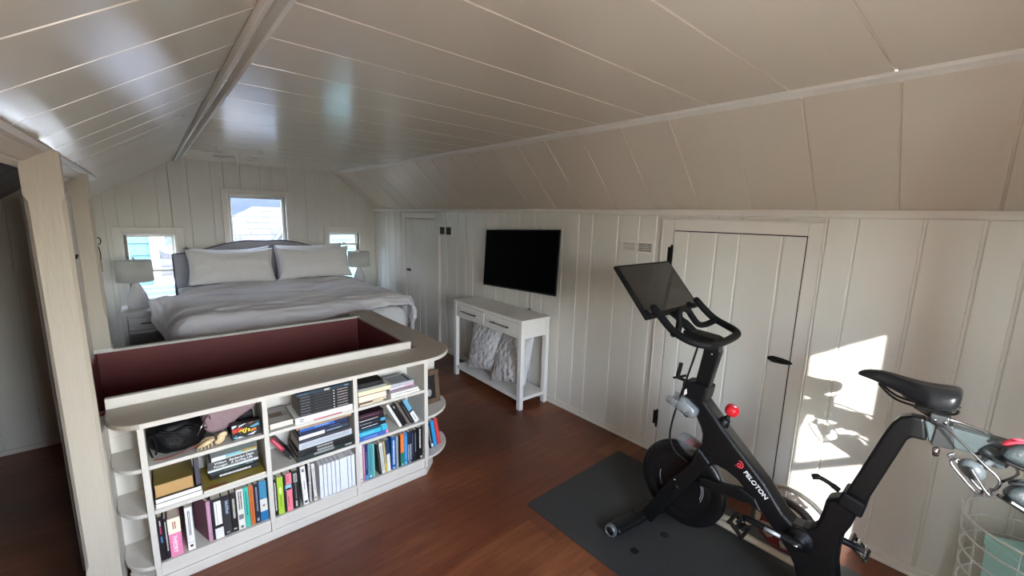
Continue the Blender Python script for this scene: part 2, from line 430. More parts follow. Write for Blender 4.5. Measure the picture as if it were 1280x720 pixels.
window('window_fill', YF, N2, (.08, .56, 1.93), -1, rail=1.18)  # unseen window added for fill light

# plank access doors in the right wall
def plank_door(name, y0, y1, z1, oy0, oy1, oz1, grooves, hinges, latch, far=False):
    bm = BM()
    x = XR
    box(bm, x-.022, x, oy0, y0-.006, 0, oz1); box(bm, x-.022, x, y1+.006, oy1, 0, oz1); box(bm, x-.022, x, y0-.006, y1+.006, z1+.006, oz1)
    # thin back bead of the casing
    box(bm, x-.027, x-.0, oy0-.008, oy0, 0, oz1+.008); box(bm, x-.027, x, oy1, oy1+.008, 0, oz1+.008); box(bm, x-.027, x, oy0, oy1, oz1, oz1+.008)
    root = struct(name, bm, M_TRIM, bev=.003)
    leaf = boards('door_leaf', [y0, y1], grooves, lambda u: .05, lambda u: z1, [], lambda u, v, d: (x-.012+d, u, v), M_WALL, w=.016, d=.007, thick=.002, parent=root)
    bm = BM(); box(bm, x-.0015, x-.0005, y0-.006, y1+.006, .045, z1+.006)
    obj('door_gap', bm, M_BLACKMETAL, root)
    for hz in hinges:
        bm = BM(); yy = y1+.002
        tube(bm, [(x-.028, yy, hz-.06), (x-.028, yy, hz+.06)], .008, 10)
        for k in (-.062, .062): lathe(bm, [(.0, -.006), (.007, -.003), (.007, .003), (0, .006)], (x-.028, yy, hz+k), seg=10)
        box(bm, x-.0235, x-.021, yy+.002, yy+.03, hz-.05, hz+.05)
        obj('hinge', bm, M_BLACKMETAL, root)
    bm = BM(); lz, ly = latch
    prism(bm, [(ly-.055, lz-.012), (ly-.02, lz-.018), (ly+.03, lz-.018), (ly+.055, lz-.006), (ly+.055, lz+.008), (ly+.03, lz+.018), (ly-.02, lz+.016), (ly-.055, lz+.01)], 'x', x-.016, x-.011)
    tube(bm, [(x-.02, ly-.07, lz+.001), (x-.024, ly-.03, lz), (x-.026, ly+.04, lz)], [.006, .010, .007], 10)
    lathe(bm, [(0, -.03), (.011, -.027), (.012, -.02), (.006, -.012), (.006, 0)], (x-.011, ly+.015, lz), axis='x', seg=14)
    obj('latch', bm, M_BLACKMETAL, root)
    return root
plank_door('door_1', .652, 1.391, 1.585, .580, 1.468, 1.660, [.765, .985, 1.117, 1.291], (1.43, .27), (.892, .705))
plank_door('door_2', 4.472, 5.212, 1.595, 4.366, 5.338, 1.670, [4.704, 4.848, 5.02, 5.12], (), (.912, 5.15), True)
# white door leaf standing along the stair opening, between the two posts
bm = BM(); box(bm, -.345, -.318, 2.33, 3.42, .12, 1.70)
d3 = struct('door_3', bm, mat('door gloss paint', '#c9c7c4', .3, vary=.02), bev=.004)
bm = BM(); tube(bm, smooth_path([(-.318, 2.96, 1.40), (-.29, 2.955, 1.405), (-.28, 2.93, 1.41), (-.282, 2.88, 1.40)], 5), .006, 8); obj('handle', bm, M_BLACKMETAL, d3)
# hook hanging by the far post
bm = BM()
tube(bm, smooth_path([(-.243, 3.508, 1.462), (-.234, 3.508, 1.465), (-.227, 3.508, 1.45), (-.231, 3.508, 1.43), (-.24, 3.508, 1.424)], 6), .0025, 8)
tube(bm, smooth_path([(-.241, 3.508, 1.41), (-.236, 3.508, 1.37), (-.238, 3.508, 1.33)], 6), .0025, 8)
for k in range(5): lathe(bm, [(.0, -.005), (.004, 0), (0, .005)], (-.238, 3.508, 1.32-.014*k), seg=8)
single('hook', bm, M_BLACKMETAL, 'small black hook and chain on the far stair post beside the left window', 'hook', (-.243, 3.508, 1.4))

# air registers
def register(name, label, y0, y1, z0, z1, style):
    t = thing(name, label, 'vent', (XR, (y0+y1)/2, z0))
    bm = BM(); ym = (y0+y1)/2; x = XR; b = .022
    for q in ((y0, y1, z1-b, z1), (y0, y1, z0, z0+b), (y0, y0+b, z0+b, z1-b), (y1-b, y1, z0+b, z1-b), (ym-.01, ym+.01, z0+b, z1-b)):
        box(bm, x-.014, x-.001, *q)
    obj('frame', bm, M_TRIM, t, bev=.002)
    bm = BM(); box(bm, x-.004, x-.0015, y0+b, y1-b, z0+b, z1-b); obj('duct', bm, mat('duct dark', '#0d0b0a', .8), t)
    for half, (a, c) in enumerate(((y0+b, ym-.01), (ym+.01, y1-b))):
        bm = BM()
        if style == 'slats':
            n = 11
            for k in range(n):
                yy = a+(c-a)*(k+.5)/n; w_ = .0030 if half == 1 else .0013; box(bm, x-.0125, x-.010, yy-w_, yy+w_, z0+b, z1-b)
            for k in (1, 2, 3) if half == 0 else (2,):
                zz = z0+b+(z1-z0-2*b)*k/4; box(bm, x-.0098, x-.008, a, c, zz-.002, zz+.002)
        else:
            for k in range(9):
                zz = z0+b+(z1-z0-2*b)*(k+.5)/9; box(bm, x-.010, x-.006, a, c, zz-.0012, zz+.0012)
        obj('slats', bm, M_TRIM if style == 'slats' else mat('register grille', '#5a544e', .5), t)
    return t
register('vent', 'white slatted air register on right wall above the exercise bike screen', 1.526, 1.807, 1.412, 1.512, 'slats')
register('vent', 'white two-panel air vent beside the narrow far plank door', 4.085, 4.385, 1.405, 1.535, 'mesh')
# ------------------------------------------------------------------ bookcase around the stairwell
bc = thing('bookcase', 'white built-in bookcase with rounded ends wrapped around the stair opening', 'bookcase', (.55, 2.18, 0))
FY, BY = 2.18, 2.425
def arc(cx, cy, r, a0, a1, n=14, ry=None):
    ry = ry or r
    return [(cx+r*math.cos(R(a0+(a1-a0)*k/n)), cy+ry*math.sin(R(a0+(a1-a0)*k/n))) for k in range(n+1)]
ZT = .777
bm = BM()
prism(bm, [(-.105, FY-.006)] + arc(1.225, FY-.006+.245, .245, -90, 0) + [(1.47, 3.66), (1.276, 3.66), (1.276, BY), (-.216, BY), (-.216, 2.345)] + arc(-.105, 2.34, .111, 180, 270, ry=.166)[1:-1], 'z', ZT-.023, ZT)
obj('top', bm, M_CASETOP, bc, bev=.004)
# white front edge of the top
bm = BM()
o = [(-.105, FY-.0075)] + arc(1.225, FY-.006+.245, .2465, -90, -8)
i = [(-.105, FY+.004)] + arc(1.225, FY-.006+.245, .236, -90, -8)
prism(bm, o + i[::-1], 'z', ZT-.0225, ZT-.001)
obj('edge_band', bm, M_CASE, bc)
bm = BM()
box(bm, -.216, 1.240, BY+.002, WY0+.004, ZT-.02, ZT+.046)
obj('riser', bm, M_CASE, bc, bev=.003)
bm = BM()
box(bm, -.243, 1.30, WY1-.004, WY1+.03, ZT-.012, ZT+.004)
obj('back_cap', bm, M_CASE, bc, bev=.003)
for x0, x1 in ((-.115, -.093), (.330, .352), (.765, .788), (1.200, 1.225)):
    bm = BM(); box(bm, x0, x1, FY, BY-.0125, .10, ZT-.024); obj('upright', bm, M_CASE, bc, bev=.0015)
SH = {'top': .58, 'mid': .372, 'bot': .115}
for x0, x1 in ((-.0925, .3295), (.3525, .7645), (.7885, 1.1995)):
    for z in (.58, .372, .115): bm = BM(); box(bm, x0, x1, FY+.001, BY-.0125, z-.018, z); obj('shelf', bm, M_CASE, bc, bev=.0015)
for z in (.575, .368, .115):                         # open rounded shelves at the post
    bm = BM(); prism(bm, [(-.1155, FY+.002), (-.1155, BY-.012), (-.2155, BY-.012), (-.2155, 2.345)] + arc(-.1155, 2.34, .1, 180, 270, ry=.155)[1:-1], 'z', z-.018, z)
    obj('corner_shelf', bm, M_CASE, bc, bev=.003)
for z in (.392, .115):
    bm = BM(); prism(bm, [(1.2255, FY+.002)] + arc(1.2255, FY+.24, .236, -88, 0) + [(1.2255, BY-.002)], 'z', z-.018, z)
    obj('corner_shelf', bm, M_CASE, bc, bev=.003)
bm = BM(); box(bm, -.216, 1.2, BY-.012, BY, .03, ZT-.024); box(bm, 1.2, 1.40, BY-.003, BY+.018, .03, ZT-.024)
for z in (.70, .645, .462): box(bm, -.2155, -.1155, BY-.0145, BY-.012, z, z+.002)
obj('back_panel', bm, M_CASE, bc)
bm = BM()                                             # right flank, behind the rounded shelves
box(bm, 1.385, 1.425, BY+.018, 3.5, 0, ZT-.024); box(bm, 1.29, 1.385, 3.48, 3.5, 0, ZT-.024)
obj('side_panel', bm, M_CASE, bc, bev=.002)
bm = BM(); box(bm, -.2345, -.2165, 2.226, BY+.002, 0, ZT-.024); obj('side_panel', bm, M_CASE, bc, bev=.001)
bm = BM()
prism(bm, [(-.20, FY+.13), (-.115, FY+.012), (1.205, FY+.012), (1.30, FY+.10), (1.385, BY+.01), (-.20, BY+.01)], 'z', .0, .095)
for x0, x1 in ((-.113, -.095), (.332, .350), (.767, .786), (1.202, 1.222)): box(bm, x0, x1, FY+.0, FY+.012, .05, .10)
obj('plinth', bm, M_CASE, bc, bev=.002)
bm = BM()
prism(bm, [(-.205, FY+.12), (-.118, FY-.001), (1.21, FY-.001), (1.31, FY+.092), (1.30, FY+.10), (1.205, FY+.0125), (-.113, FY+.0125), (-.197, FY+.128)], 'z', .0, .048)
obj('base_moulding', bm, M_CASE, bc, bev=.004)

# ------------------------------------------------------------------ books
PAPER = mat('paper', '#e6dcc6', .8, vary=.05, scale=6, stretch=(200, 1, 1))
PAPERW = mat('white paper', '#e9e6e0', .8, vary=.04, scale=6, stretch=(200, 1, 1))
PAPERT = mat('old paper', '#b9935f', .85, vary=.12, scale=6, stretch=(200, 1, 1))
def cov(c): return mat('cover '+c, c, .42, vary=.05, scale=25)
def ink(c): return mat('ink '+c, c, .5, vary=.02, scale=20)
def shift_root(o, pos, rot):
    o.location = pos; o.rotation_euler = rot
def book(label, x, z, t, h, d, col, mode='stand', y=None, lean=0., turn=0., deco=(), pages=None, face='spine', group=None, tilt=0.):
    """x, z: lower left front corner in the bookcase; t thickness, h height (width when lying), d depth."""
    y = FY+.015 if y is None else y
    c = .0022 if t > .008 else .0012
    bm = BM(); prism(bm, [(0, d), (0, 0), (t, 0), (t, d), (t-c, d), (t-c, c), (c, c), (c, d)], 'z', 0, h)
    o = single('book', bm, cov(col), label, 'book', (0, 0, 0), group, bev=.0009)
    pg = pages or PAPER
    bm = BM(); box(bm, c, t-c, c, d-.003, .003, h-.003); obj('pages', bm, pg, o)
    for e in deco:
        k = e[0]
        if k == 'band':            # a band of colour wrapped over the spine
            _, a, b, cc = e[:4]; xa, xb = (e[4], e[5]) if len(e) > 5 else (0, 1)
            bm = BM(); box(bm, xa*t-.0003 if xa == 0 else xa*t, xb*t+.0003 if xb == 1 else xb*t, -.0004, .0015, a*h, b*h); obj('spine_band', bm, ink(cc), o)
        elif k == 'bars':          # small illegible lines of type
            _, a, b, cc, fr, rows = e; bm = BM(); rnd = random.Random(label)
            for rI in range(rows):
                q = a*h; xc = t*(.5+(rI-(rows-1)/2)*fr*1.6)
                while q < b*h:
                    w = rnd.uniform(.002, .006)
                    box(bm, xc-fr*t/2, xc+fr*t/2, -.0007, .0, q, min(q+w, b*h)); q += w+rnd.uniform(.0008, .002)
            obj('spine_lettering', bm, ink(cc), o)
        elif k == 'text':
            _, s, size, zc, cc, xf = e[:6]; fit = e[6] if len(e) > 6 else None
            dr = (0, 0, 1) if mode == 'flat' else (0, 0, -1); up = (-1, 0, 0) if mode == 'flat' else (1, 0, 0)
            text('spine_title', s, size, (t*xf, -.0006, zc*h), basis(dr, up), ink(cc), o, fit=fit, bold=size*.012)
        elif k == 'plate':         # a picture or panel on the upper cover
            _, a, b, p0, p1, cc = e; bm = BM(); box(bm, -.0005, .0005, p0*d, p1*d, a*h, b*h); obj('cover_picture', bm, ink(cc), o)
    if mode == 'stand':
        shift_root(o, (x, y, z + (t*math.sin(R(lean)) if lean > 0 else 0)), (0, R(lean), R(turn)))
        if face == 'pages':
            o.rotation_euler = (0, -R(lean), PI); o.location = (x+t, y+d, o.location.z)
    else:
        M = Matrix.Rotation(R(turn), 4, 'Z') @ Matrix.Rotation(R(-tilt), 4, 'Y') @ Matrix.Rotation(PI/2, 4, 'Y')
        if face == 'pages':
            M = Matrix.Rotation(R(turn), 4, 'Z') @ Matrix.Rotation(PI, 4, 'Z') @ Matrix.Rotation(PI/2, 4, 'Y')
            o.location = (x+h, y+d, z+t)
        else: o.location = (x, y, z+t)
        o.rotation_euler = M.to_euler()
    return o
E_ = .0012
# --- left bay, bottom shelf
zb = .1155; G1 = 'books standing on the bottom shelf, left bay'
book('black paperback with pink and blue spine specks, first on the lowest left shelf', -.0915, zb, .019, .213, .15, '#15131a', group=G1, deco=[('bars', .62, .78, '#c94a6a', .3, 1), ('bars', .42, .55, '#4a7fc0', .3, 1), ('bars', .8, .92, '#d8d4d0', .25, 1)])
book('thin black paperback with white spine type, tight against the pink and cream one', -.0715, zb, .0125, .197, .14, '#121114', group=G1, deco=[('bars', .2, .92, '#cfcac4', .35, 1)])
b = book('thick pink paperback with cream top half and the word THEORY', -.058, zb, .043, .187, .14, '#e585ab', group=G1, deco=[('band', .60, 1., '#efe6cf'), ('text', 'THEORY', .030, .32, '#f5e3ea', .42, .085), ('bars', .08, .5, '#f3d6e2', .06, 1), ('bars', .72, .90, '#a5402f', .10, 2)])
book('thick white paperback with small black square at the foot, standing alone', .003, zb, .0265, .214, .15, '#e8e6e4', group=G1, turn=-2, deco=[('bars', .35, .92, '#55555c', .12, 2), ('band', .175, .18, '#66666a'), ('band', .07, .12, '#26262a', .3, .7)])
book('mauve-spined book turned to show its maroon cover', .081, zb, .0155, .205, .15, '#5d1832', group=G1, turn=17, y=FY+.02, deco=[('band', 0, 1, '#b987a0'), ('bars', .2, .88, '#d8b4c4', .2, 1)])
book('black book with a tall white title label and white foot', .0985, zb, .040, .206, .15, '#17171a', group=G1, y=FY+.018, deco=[('band', .34, .93, '#e8e6e2', .28, .95), ('band', 0, .26, '#e4e2de', .2, 1), ('bars', .38, .9, '#77777c', .05, 1)])
book('dark grey paperback titled bitchfest', .1395, zb, .032, .205, .15, '#2b2b2d', group=G1, y=FY+.02, deco=[('band', .9, 1, '#151515'), ('text', 'bitchfest', .020, .70, '#a9bcd6', .6, .09), ('bars', .04, .08, '#9a9a9a', .4, 1)])
book('black paperback with worn white title, right of the bitchfest one', .1725, zb, .025, .206, .15, '#141214', group=G1, y=FY+.02, deco=[('bars', .35, .85, '#c7c2ba', .35, 1), ('bars', .06, .1, '#c7c2ba', .5, 1)])
book('off-white paperback with grey picture stamp on its spine', .1985, zb, .0275, .212, .15, '#dedbd2', group=G1, y=FY+.02, deco=[('bars', .5, .95, '#4d4d50', .2, 2), ('band', .25, .37, '#77787a', .15, .85), ('bars', .03, .09, '#333', .4, 1)])
book('turquoise green paperback on the lowest left shelf', .227, zb, .021, .212, .15, '#45b8a6', group=G1, y=FY+.02, deco=[('bars', .3, .9, '#1f6f66', .25, 1)])
book('burnt orange paperback beside the turquoise one', .249, zb, .0195, .210, .15, '#c46a35', group=G1, y=FY+.02, deco=[('bars', .1, .9, '#9a4f27', .15, 1)])
book('dark navy paperback between the orange and the blue-white ones', .2695, zb, .0225, .212, .15, '#1c2233', group=G1, y=FY+.02, deco=[('bars', .3, .92, '#8d93a4', .25, 1), ('bars', .05, .12, '#b0b4c0', .4, 1)])
book('blue paperback with white middle band, at the bay\'s right end', .293, zb, .031, .214, .15, '#3f86a9', group=G1, y=FY+.02, deco=[('band', .24, .56, '#d9d8cf'), ('band', .55, .57, '#2a5f80'), ('band', 0, .24, '#1f6fa5'), ('bars', .36, .41, '#8a5a3a', .3, 1)])
# --- left bay, middle shelf
zm = .3725; G2 = 'books lying on the middle shelf, left bay'
book('wide white book lying at the bottom of the left stack', -.088, zm+.0005, .022, .165, .19, '#e6e2da', 'flat', y=FY+.006, group=G2, face='pages', pages=PAPERW)
book('second wide white book, cream pages out, above the lowest one', -.088, zm+.0235, .024, .163, .19, '#2b2024', 'flat', y=FY+.004, group=G2, face='pages', pages=PAPERW)
book('old olive-covered book with tan page edges facing out', -.086, zm+.0485, .058, .135, .18, '#7b6a2c', 'flat', y=FY+.012, group=G2, face='pages', pages=PAPERT)
book('thin dark slipcase book standing behind the old tan-paged one', .056, zm+.0485, .016, .125, .15, '#2b2430', group=G2, y=FY+.02, deco=[('band', 0, 1, '#4a4450')])
gold = book('large flat gold-olive book under the left bay\'s stack', .080, zm+.0005, .012, .246, .22, '#8d7a26', 'flat', y=FY+.004, group=G2, deco=[('band', 0, 1, '#d8d2be'), ('plate', .05, .35, .02, .12, '#8a4a1c'), ('plate', .55, .75, .02, .06, '#7a3f1a')])
S = [('black paperback with bold white capitals, lowest of the stack on gold', .021, .198, .112, '#171718', 'foot'),
     ('thin slate paperback above the black capitals one', .014, .196, .110, '#2f383c', 'bars'),
     ('thin pale paperback under the grey surfing memoir', .010, .206, .104, '#d5d7d6', None),
     ('grey paperback lettered Barbarian Days, A Surfing Life', .036, .206, .106, '#4b4b4b', 'barb'),
     ('pale blue and yellow paperback on top of the left bay\'s stack', .020, .185, .122, '#b9c4c2', 'top')]
z = zm+.0135
for n, (lb, t, h, x, c_, k) in enumerate(S):
    dc = []
    if k == 'foot': dc = [('bars', .18, .82, '#e9e7e3', .42, 1)]
    if k == 'bars': dc = [('bars', .3, .6, '#6f7a7e', .25, 1), ('bars', .75, .9, '#8f979a', .3, 1)]
    if k == 'barb': dc = [('text', 'William', .0155, .24, '#efefed', .32), ('text', 'Finnegan', .0155, .24, '#efefed', .74), ('text', 'Barbarian Days', .0165, .66, '#f2f2f0', .30, .1), ('text', 'A Surfing Life', .0165, .66, '#f2f2f0', .74, .1)]
    if k == 'top': dc = [('band', 0, .3, '#dcdfdd'), ('band', .3, .65, '#7fb8c4', 0, .6), ('band', .65, 1, '#a98f4a', 0, .5)]
    book(lb, x, z, t, h, .125, c_, 'flat', y=FY+.078+.002*n, group=G2, deco=dc, turn=(-1.5, 1, -1, .8, 0)[n]); z += t+.001
# --- left bay, top shelf: bag, pouch, hair claw, game box
zt = .5805
M_LEATHER = mat('black leather', '#060506', .55, spec=.25, vary=.2, scale=40, bump=.25, bscale=60)
bag = thing('handbag', 'black leather bag with red piping slumped on the top left shelf', 'bag', (.0, 2.28, zt))
bm = BM()
nu, nv = 40, 24; V = []
for j in range(nv+1):
    v = -PI/2+PI*j/nv; row = []
    for i2 in range(nu):
        u = 2*PI*i2/nu; cu, su = math.cos(u), math.sin(u); cv, sv = math.cos(v), math.sin(v)
        sg = lambda q, e: math.copysign(abs(q)**e, q)
        p = Vector((.012+.100*sg(cu, .7)*sg(cv, .6), 2.296+.092*sg(su, .7)*sg(cv, .6), zt+.0795+.077*sg(sv, .65)))
        k = noise.noise(p*22)*.012 + noise.noise(p*55)*.004
        p += Vector((cu*cv, su*cv, .4*sv))*k
        if p.x > .06: p.z -= (p.x-.06)*.9*max(0, sv)
        p.z = max(p.z, zt+.001); p.x = max(p.x, -.091)
        row.append(bm.verts.new(p))
    V.append(row)
for j in range(nv):
    for i2 in range(nu):
        f = bm.faces.new((V[j][i2], V[j][(i2+1) % nu], V[j+1][(i2+1) % nu], V[j+1][i2])); f.smooth = True
bmesh.ops.remove_doubles(bm, verts=bm.verts[:], dist=1e-5); bmesh.ops.recalc_face_normals(bm, faces=bm.faces[:])
obj('bag_body', bm, M_LEATHER, bag)
bm = BM(); tube(bm, smooth_path([(-.075, 2.215, zt+.006), (-.03, 2.203, zt+.005), (.03, 2.205, zt+.012), (.075, 2.215, zt+.022)], 6), .0022, 6); obj('piping', bm, mat('red piping', '#8a3325', .5), bag)
bm = BM(); tube(bm, smooth_path([(-.078, 2.215, zt+.02), (-.086, 2.206, zt+.07), (-.074, 2.204, zt+.12), (-.06, 2.21, zt+.07), (-.066, 2.208, zt+.03)], 6), .004, 7)
tube(bm, smooth_path([(-.05, 2.21, zt+.13), (.0, 2.2, zt+.115), (.05, 2.205, zt+.125), (.08, 2.215, zt+.09)], 6), .006, 8)
obj('strap', bm, M_LEATHER, bag, )
bm = BM(); tube(bm, [(.078, 2.20, zt+.075), (.105, 2.2, zt+.125)], .0022, 6); tube(bm, [(.108, 2.2, zt+.12), (.112, 2.2, zt+.095)], .002, 6); obj('zip_pull', bm, M_CHROME, bag)
pou = thing('pouch', 'mauve fabric pouch drooping behind the trivia game box', 'pouch', (.2, 2.32, zt))
bm = BM()
prism(bm, [(.105, zt+.06), (.135, zt+.035), (.16, zt+.022), (.20, zt+.045), (.25, zt+.085), (.316, zt+.115), (.322, zt+.168), (.20, zt+.166), (.12, zt+.15), (.098, zt+.115)], 'y', 2.255, 2.375)
obj('pouch_body', bm, mat('mauve cloth', '#8d7478', .7, vary=.08, scale=30, bump=.15, bscale=120), pou, bev=.02, seg=4, smooth=True)
bm = BM(); box(bm, .20, .30, 2.27, 2.37, zt+.0005, zt+.02); box(bm, .24, .31, 2.30, 2.37, zt+.02, zt+.085); obj('pouch_lining', bm, mat('dark lining', '#1f1a1d', .8), pou, bev=.01)
bm = BM(); tube(bm, smooth_path([(.118, 2.25, zt+.075), (.112, 2.243, zt+.115), (.128, 2.246, zt+.135), (.134, 2.25, zt+.115)], 6), .003, 7); obj('wrist_loop', bm, mat('mauve strap', '#5e4a50', .6), pou)
claw = thing('hair_claw', 'cream plastic hair claw clip lying in front of the black bag', 'hair clip', (.12, 2.205, zt))
M_CREAM = mat('cream plastic', '#d8bf94', .3, vary=.08, scale=50)
bm = BM()
for s in (-1, 1):
    pth = smooth_path([(.075, 2.207+s*.004, zt+.012), (.098, 2.208+s*.016, zt+.026), (.122, 2.208+s*.014, zt+.034), (.14, 2.208+s*.004, zt+.036)], 6); tube(bm, pth, [.004+.007*math.sin(PI*k/(len(pth)-1)) for k in range(len(pth))], 8)
    for k in range(5):
        x = .076+.013*k; tube(bm, smooth_path([(x, 2.207+s*.012, zt+.02+.0025*k), (x-.002, 2.207+s*.024, zt+.012), (x-.003, 2.207+s*.014, zt+.004)], 4), .0022, 6)
obj('jaw', bm, M_CREAM, claw)
for dz, dx in ((.042, .168), (.022, .158)):
    bm = BM(); lathe(bm, [(0, -.006), (.012, -.005), (.016, 0), (.012, .005), (0, .006)], (0, 0, 0), axis='y', seg=18)
    xform(bm, bm.verts[:], Matrix.Translation((dx, 2.203, zt+dz)) @ Matrix.Rotation(R(-28), 4, 'Y') @ Matrix.Scale(1.45, 4, (1, 0, 0)))
    obj('finger_tab', bm, M_CREAM, claw)
bm = BM(); lathe(bm, [(0, -.012), (.005, -.011), (.005, .011), (0, .012)], (.143, 2.202, zt+.034), axis='y', seg=12); obj('spring', bm, M_BRONZE, claw)
gb = thing('game_box', 'small black trivia game box lettered 80\'s 90\'s on the top left shelf', 'game box', (.26, 2.23, zt))
gx0, gx1, gy0 = .205, .322, 2.205
bm = BM(); box(bm, gx0, gx1, gy0, gy0+.045, zt+.0005, zt+.072); obj('carton', bm, cov('#17131a'), gb, bev=.001)
bm = BM()
for pts in ([(gx0+.002, zt+.055), (gx0+.022, zt+.066), (gx0+.018, zt+.071), (gx0+.002, zt+.07)], [(gx0+.03, zt+.058), (gx0+.06, zt+.07), (gx0+.052, zt+.071), (gx0+.028, zt+.064)], [(gx0+.01, zt+.004), (gx0+.03, zt+.012), (gx0+.05, zt+.004)], [(gx0+.06, zt+.01), (gx0+.1, zt+.02), (gx0+.085, zt+.006)]):
    prism(bm, pts, 'y', gy0-.0006, gy0)
obj('swirls', bm, ink('#d7dbe0'), gb)
bm = BM()
for pts in ([(gx0+.002, zt+.01), (gx0+.02, zt+.02), (gx0+.018, zt+.005)], [(gx0+.074, zt+.05), (gx0+.11, zt+.06), (gx0+.112, zt+.048), (gx0+.08, zt+.042)]): prism(bm, pts, 'y', gy0-.0007, gy0)
obj('blue_swirls', bm, ink('#4f9fb8'), gb)
bm = BM()
for pts in ([(gx0+.078, zt+.022), (gx0+.1, zt+.028), (gx0+.098, zt+.038), (gx0+.078, zt+.034)], [(gx0+.07, zt+.064), (gx0+.09, zt+.07), (gx0+.075, zt+.07)]): prism(bm, pts, 'y', gy0-.0007, gy0)
obj('orange_swirls', bm, ink('#d9782e'), gb)
FR = basis((1, 0, 0), (0, 0, 1))
text('lettering', "80's", .027, (gx0+.024, gy0-.0009, zt+.044), basis((1, 0, .15), (0, 0, 1)), ink('#d8402c'), gb, bold=.0008)
text('lettering', "90's", .029, (gx0+.052, gy0-.0011, zt+.034), basis((1, 0, .15), (0, 0, 1)), ink('#f0d32c'), gb, bold=.0008)

# --- middle bay, bottom shelf
G3 = 'books standing on the bottom shelf, middle bay'
book('slim black paperback with a white spine title, first in the middle bay', .3535, zb, .0155, .205, .15, '#121213', group=G3, deco=[('bars', .15, .9, '#d6d3ce', .3, 1)])
book('lime green paperback on the lowest middle shelf', .370, zb, .0275, .207, .15, '#a3c43c', group=G3, deco=[('bars', .55, .72, '#e9f2c0', .35, 1), ('bars', .2, .5, '#7c9a2a', .15, 1)])
book('pink and black paperback with a pale blue spine picture', .4, zb, .037, .21, .15, '#15141a', group=G3, deco=[('band', .0, .62, '#e77f8d', .30, 1), ('band', .72, 1., '#e77f8d', .30, 1), ('band', .57, .71, '#8fc4d6', .2, .95), ('bars', .78, .95, '#b0505e', .12, 2), ('bars', .12, .4, '#a84a58', .14, 1)])
book('thick black paperback with a white stamp high on its spine', .4395, zb, .031, .213, .15, '#101010', group=G3, deco=[('band', .70, .93, '#b9b7b2', .25, .75), ('bars', .72, .91, '#2b2b2b', .1, 2), ('bars', .25, .68, '#6f6d6a', .18, 1), ('bars', .05, .2, '#d7d5d0', .25, 1)])
book('white paperback leaning beside the spiral notebook', .4885, zb, .0245, .222, .15, '#e4e3e1', group=G3, lean=-2.5, deco=[('bars', .86, .94, '#222', .4, 1), ('bars', .4, .62, '#77777a', .15, 1), ('band', .04, .10, '#3a3a3c', .2, .8)])
nb = thing('spiral_notebook', 'black-covered spiral notebook standing on the lowest middle shelf', 'notebook', (.516, FY+.02, zb))
bm = BM(); box(bm, .5165, .519, FY+.02, FY+.17, zb, zb+.222); box(bm, .532, .5345, FY+.02, FY+.17, zb, zb+.222); obj('cover', bm, cov('#151515'), nb)
bm = BM(); box(bm, .5192, .5318, FY+.026, FY+.168, zb+.002, zb+.22); obj('pages', bm, PAPERW, nb)
bm = BM()
for k in range(26):
    zz = zb+.008+.0081*k
    tube(bm, [(.5255+.0085*math.cos(a), FY+.022+.011*math.sin(a), zz+.002*math.sin(a/2)) for a in [2*PI*q/10 for q in range(10)]], .0011, 5, closed=True)
obj('spiral_binding', bm, M_CHROME, nb)
book('thin white paperback between the spiral notebook and the blank white row', .541, zb, .0155, .218, .15, '#ddd8d2', group=G3, lean=-2, deco=[('bars', .3, .9, '#77716c', .2, 1), ('bars', .05, .1, '#5a4a3a', .4, 1)])
xs = [.572, .5925, .6130, .6350, .6565, .6795, .7225, .7430, .7635]
M_BLANK = '#dfe3ea'
for k, (a, b_) in enumerate(zip(xs, xs[1:])):
    o_ = 'first second third fourth fifth sixth seventh eighth'.split()[k]
    book(f'blank white volume, {o_} from the left in the plain white row' + (', the thickest' if k == 5 else ''), a, zb, b_-a-.003, .193, .17, M_BLANK, group='plain white volumes on the bottom shelf', y=FY+.012, pages=PAPERW)
# --- middle bay, middle shelf
G4 = 'books on the middle shelf, middle bay'
book('black paperback with a red spine end, leaning alone on the middle shelf', .446, zm+.0005, .020, .163, .13, '#1b1518', group=G4, lean=0, y=FY+.06, deco=[('band', .42, 1., '#a3223c'), ('bars', .5, .93, '#e3a9b4', .16, 1), ('bars', .04, .08, '#999', .4, 1)]).rotation_euler = (0, R(-32), 0)
S = [('large black book with a dark green foot, bottom of the middle stack', .026, .292, .468, '#1b2624', [('bars', .83, .95, '#c9c9c7', .3, 1), ('band', .28, .63, '#8a8b88', .0, .5)]),
     ('large black book with grey block lettering near the stack bottom', .031, .288, .470, '#161618', [('bars', .34, .62, '#9fa09e', .38, 2)]),
     ('loose grey-white printed magazine bulging from the middle stack', .034, .272, .482, '#c9ccd2', [('bars', .05, .95, '#9da3ad', .10, 4)]),
     ('charcoal paperback above the magazine', .016, .256, .486, '#34343a', [('bars', .1, .4, '#5d5d66', .2, 1)]),
     ('white and slate paperback in the middle stack', .018, .254, .486, '#3a4654', [('band', 0, .5, '#e6e6e4'), ('bars', .55, .85, '#93a4b4', .3, 1)]),
     ('dark navy paperback under the blue one', .018, .25, .492, '#1d2440', [('bars', .6, .8, '#51608a', .25, 1)]),
     ('blue paperback under the tan spiral pad', .020, .24, .494, '#2f5fae', [('bars', .3, .6, '#8fb0e0', .25, 1), ('band', .72, 1, '#1c2c52')])]
z = zm+.0005
for n, (lb, t, h, x, c_, dc) in enumerate(S):
    book(lb, x, z, t, h, .17-.004*n, c_, 'flat', y=FY+.004+.004*n, group=G4, deco=dc, turn=(0, 0, 1.2, -1, .8, 0, -1.2)[n]); z += t+.001
sp = thing('spiral_pad', 'tan spiral-bound pad on top of the middle stack', 'notebook', (.47, FY+.01, z))
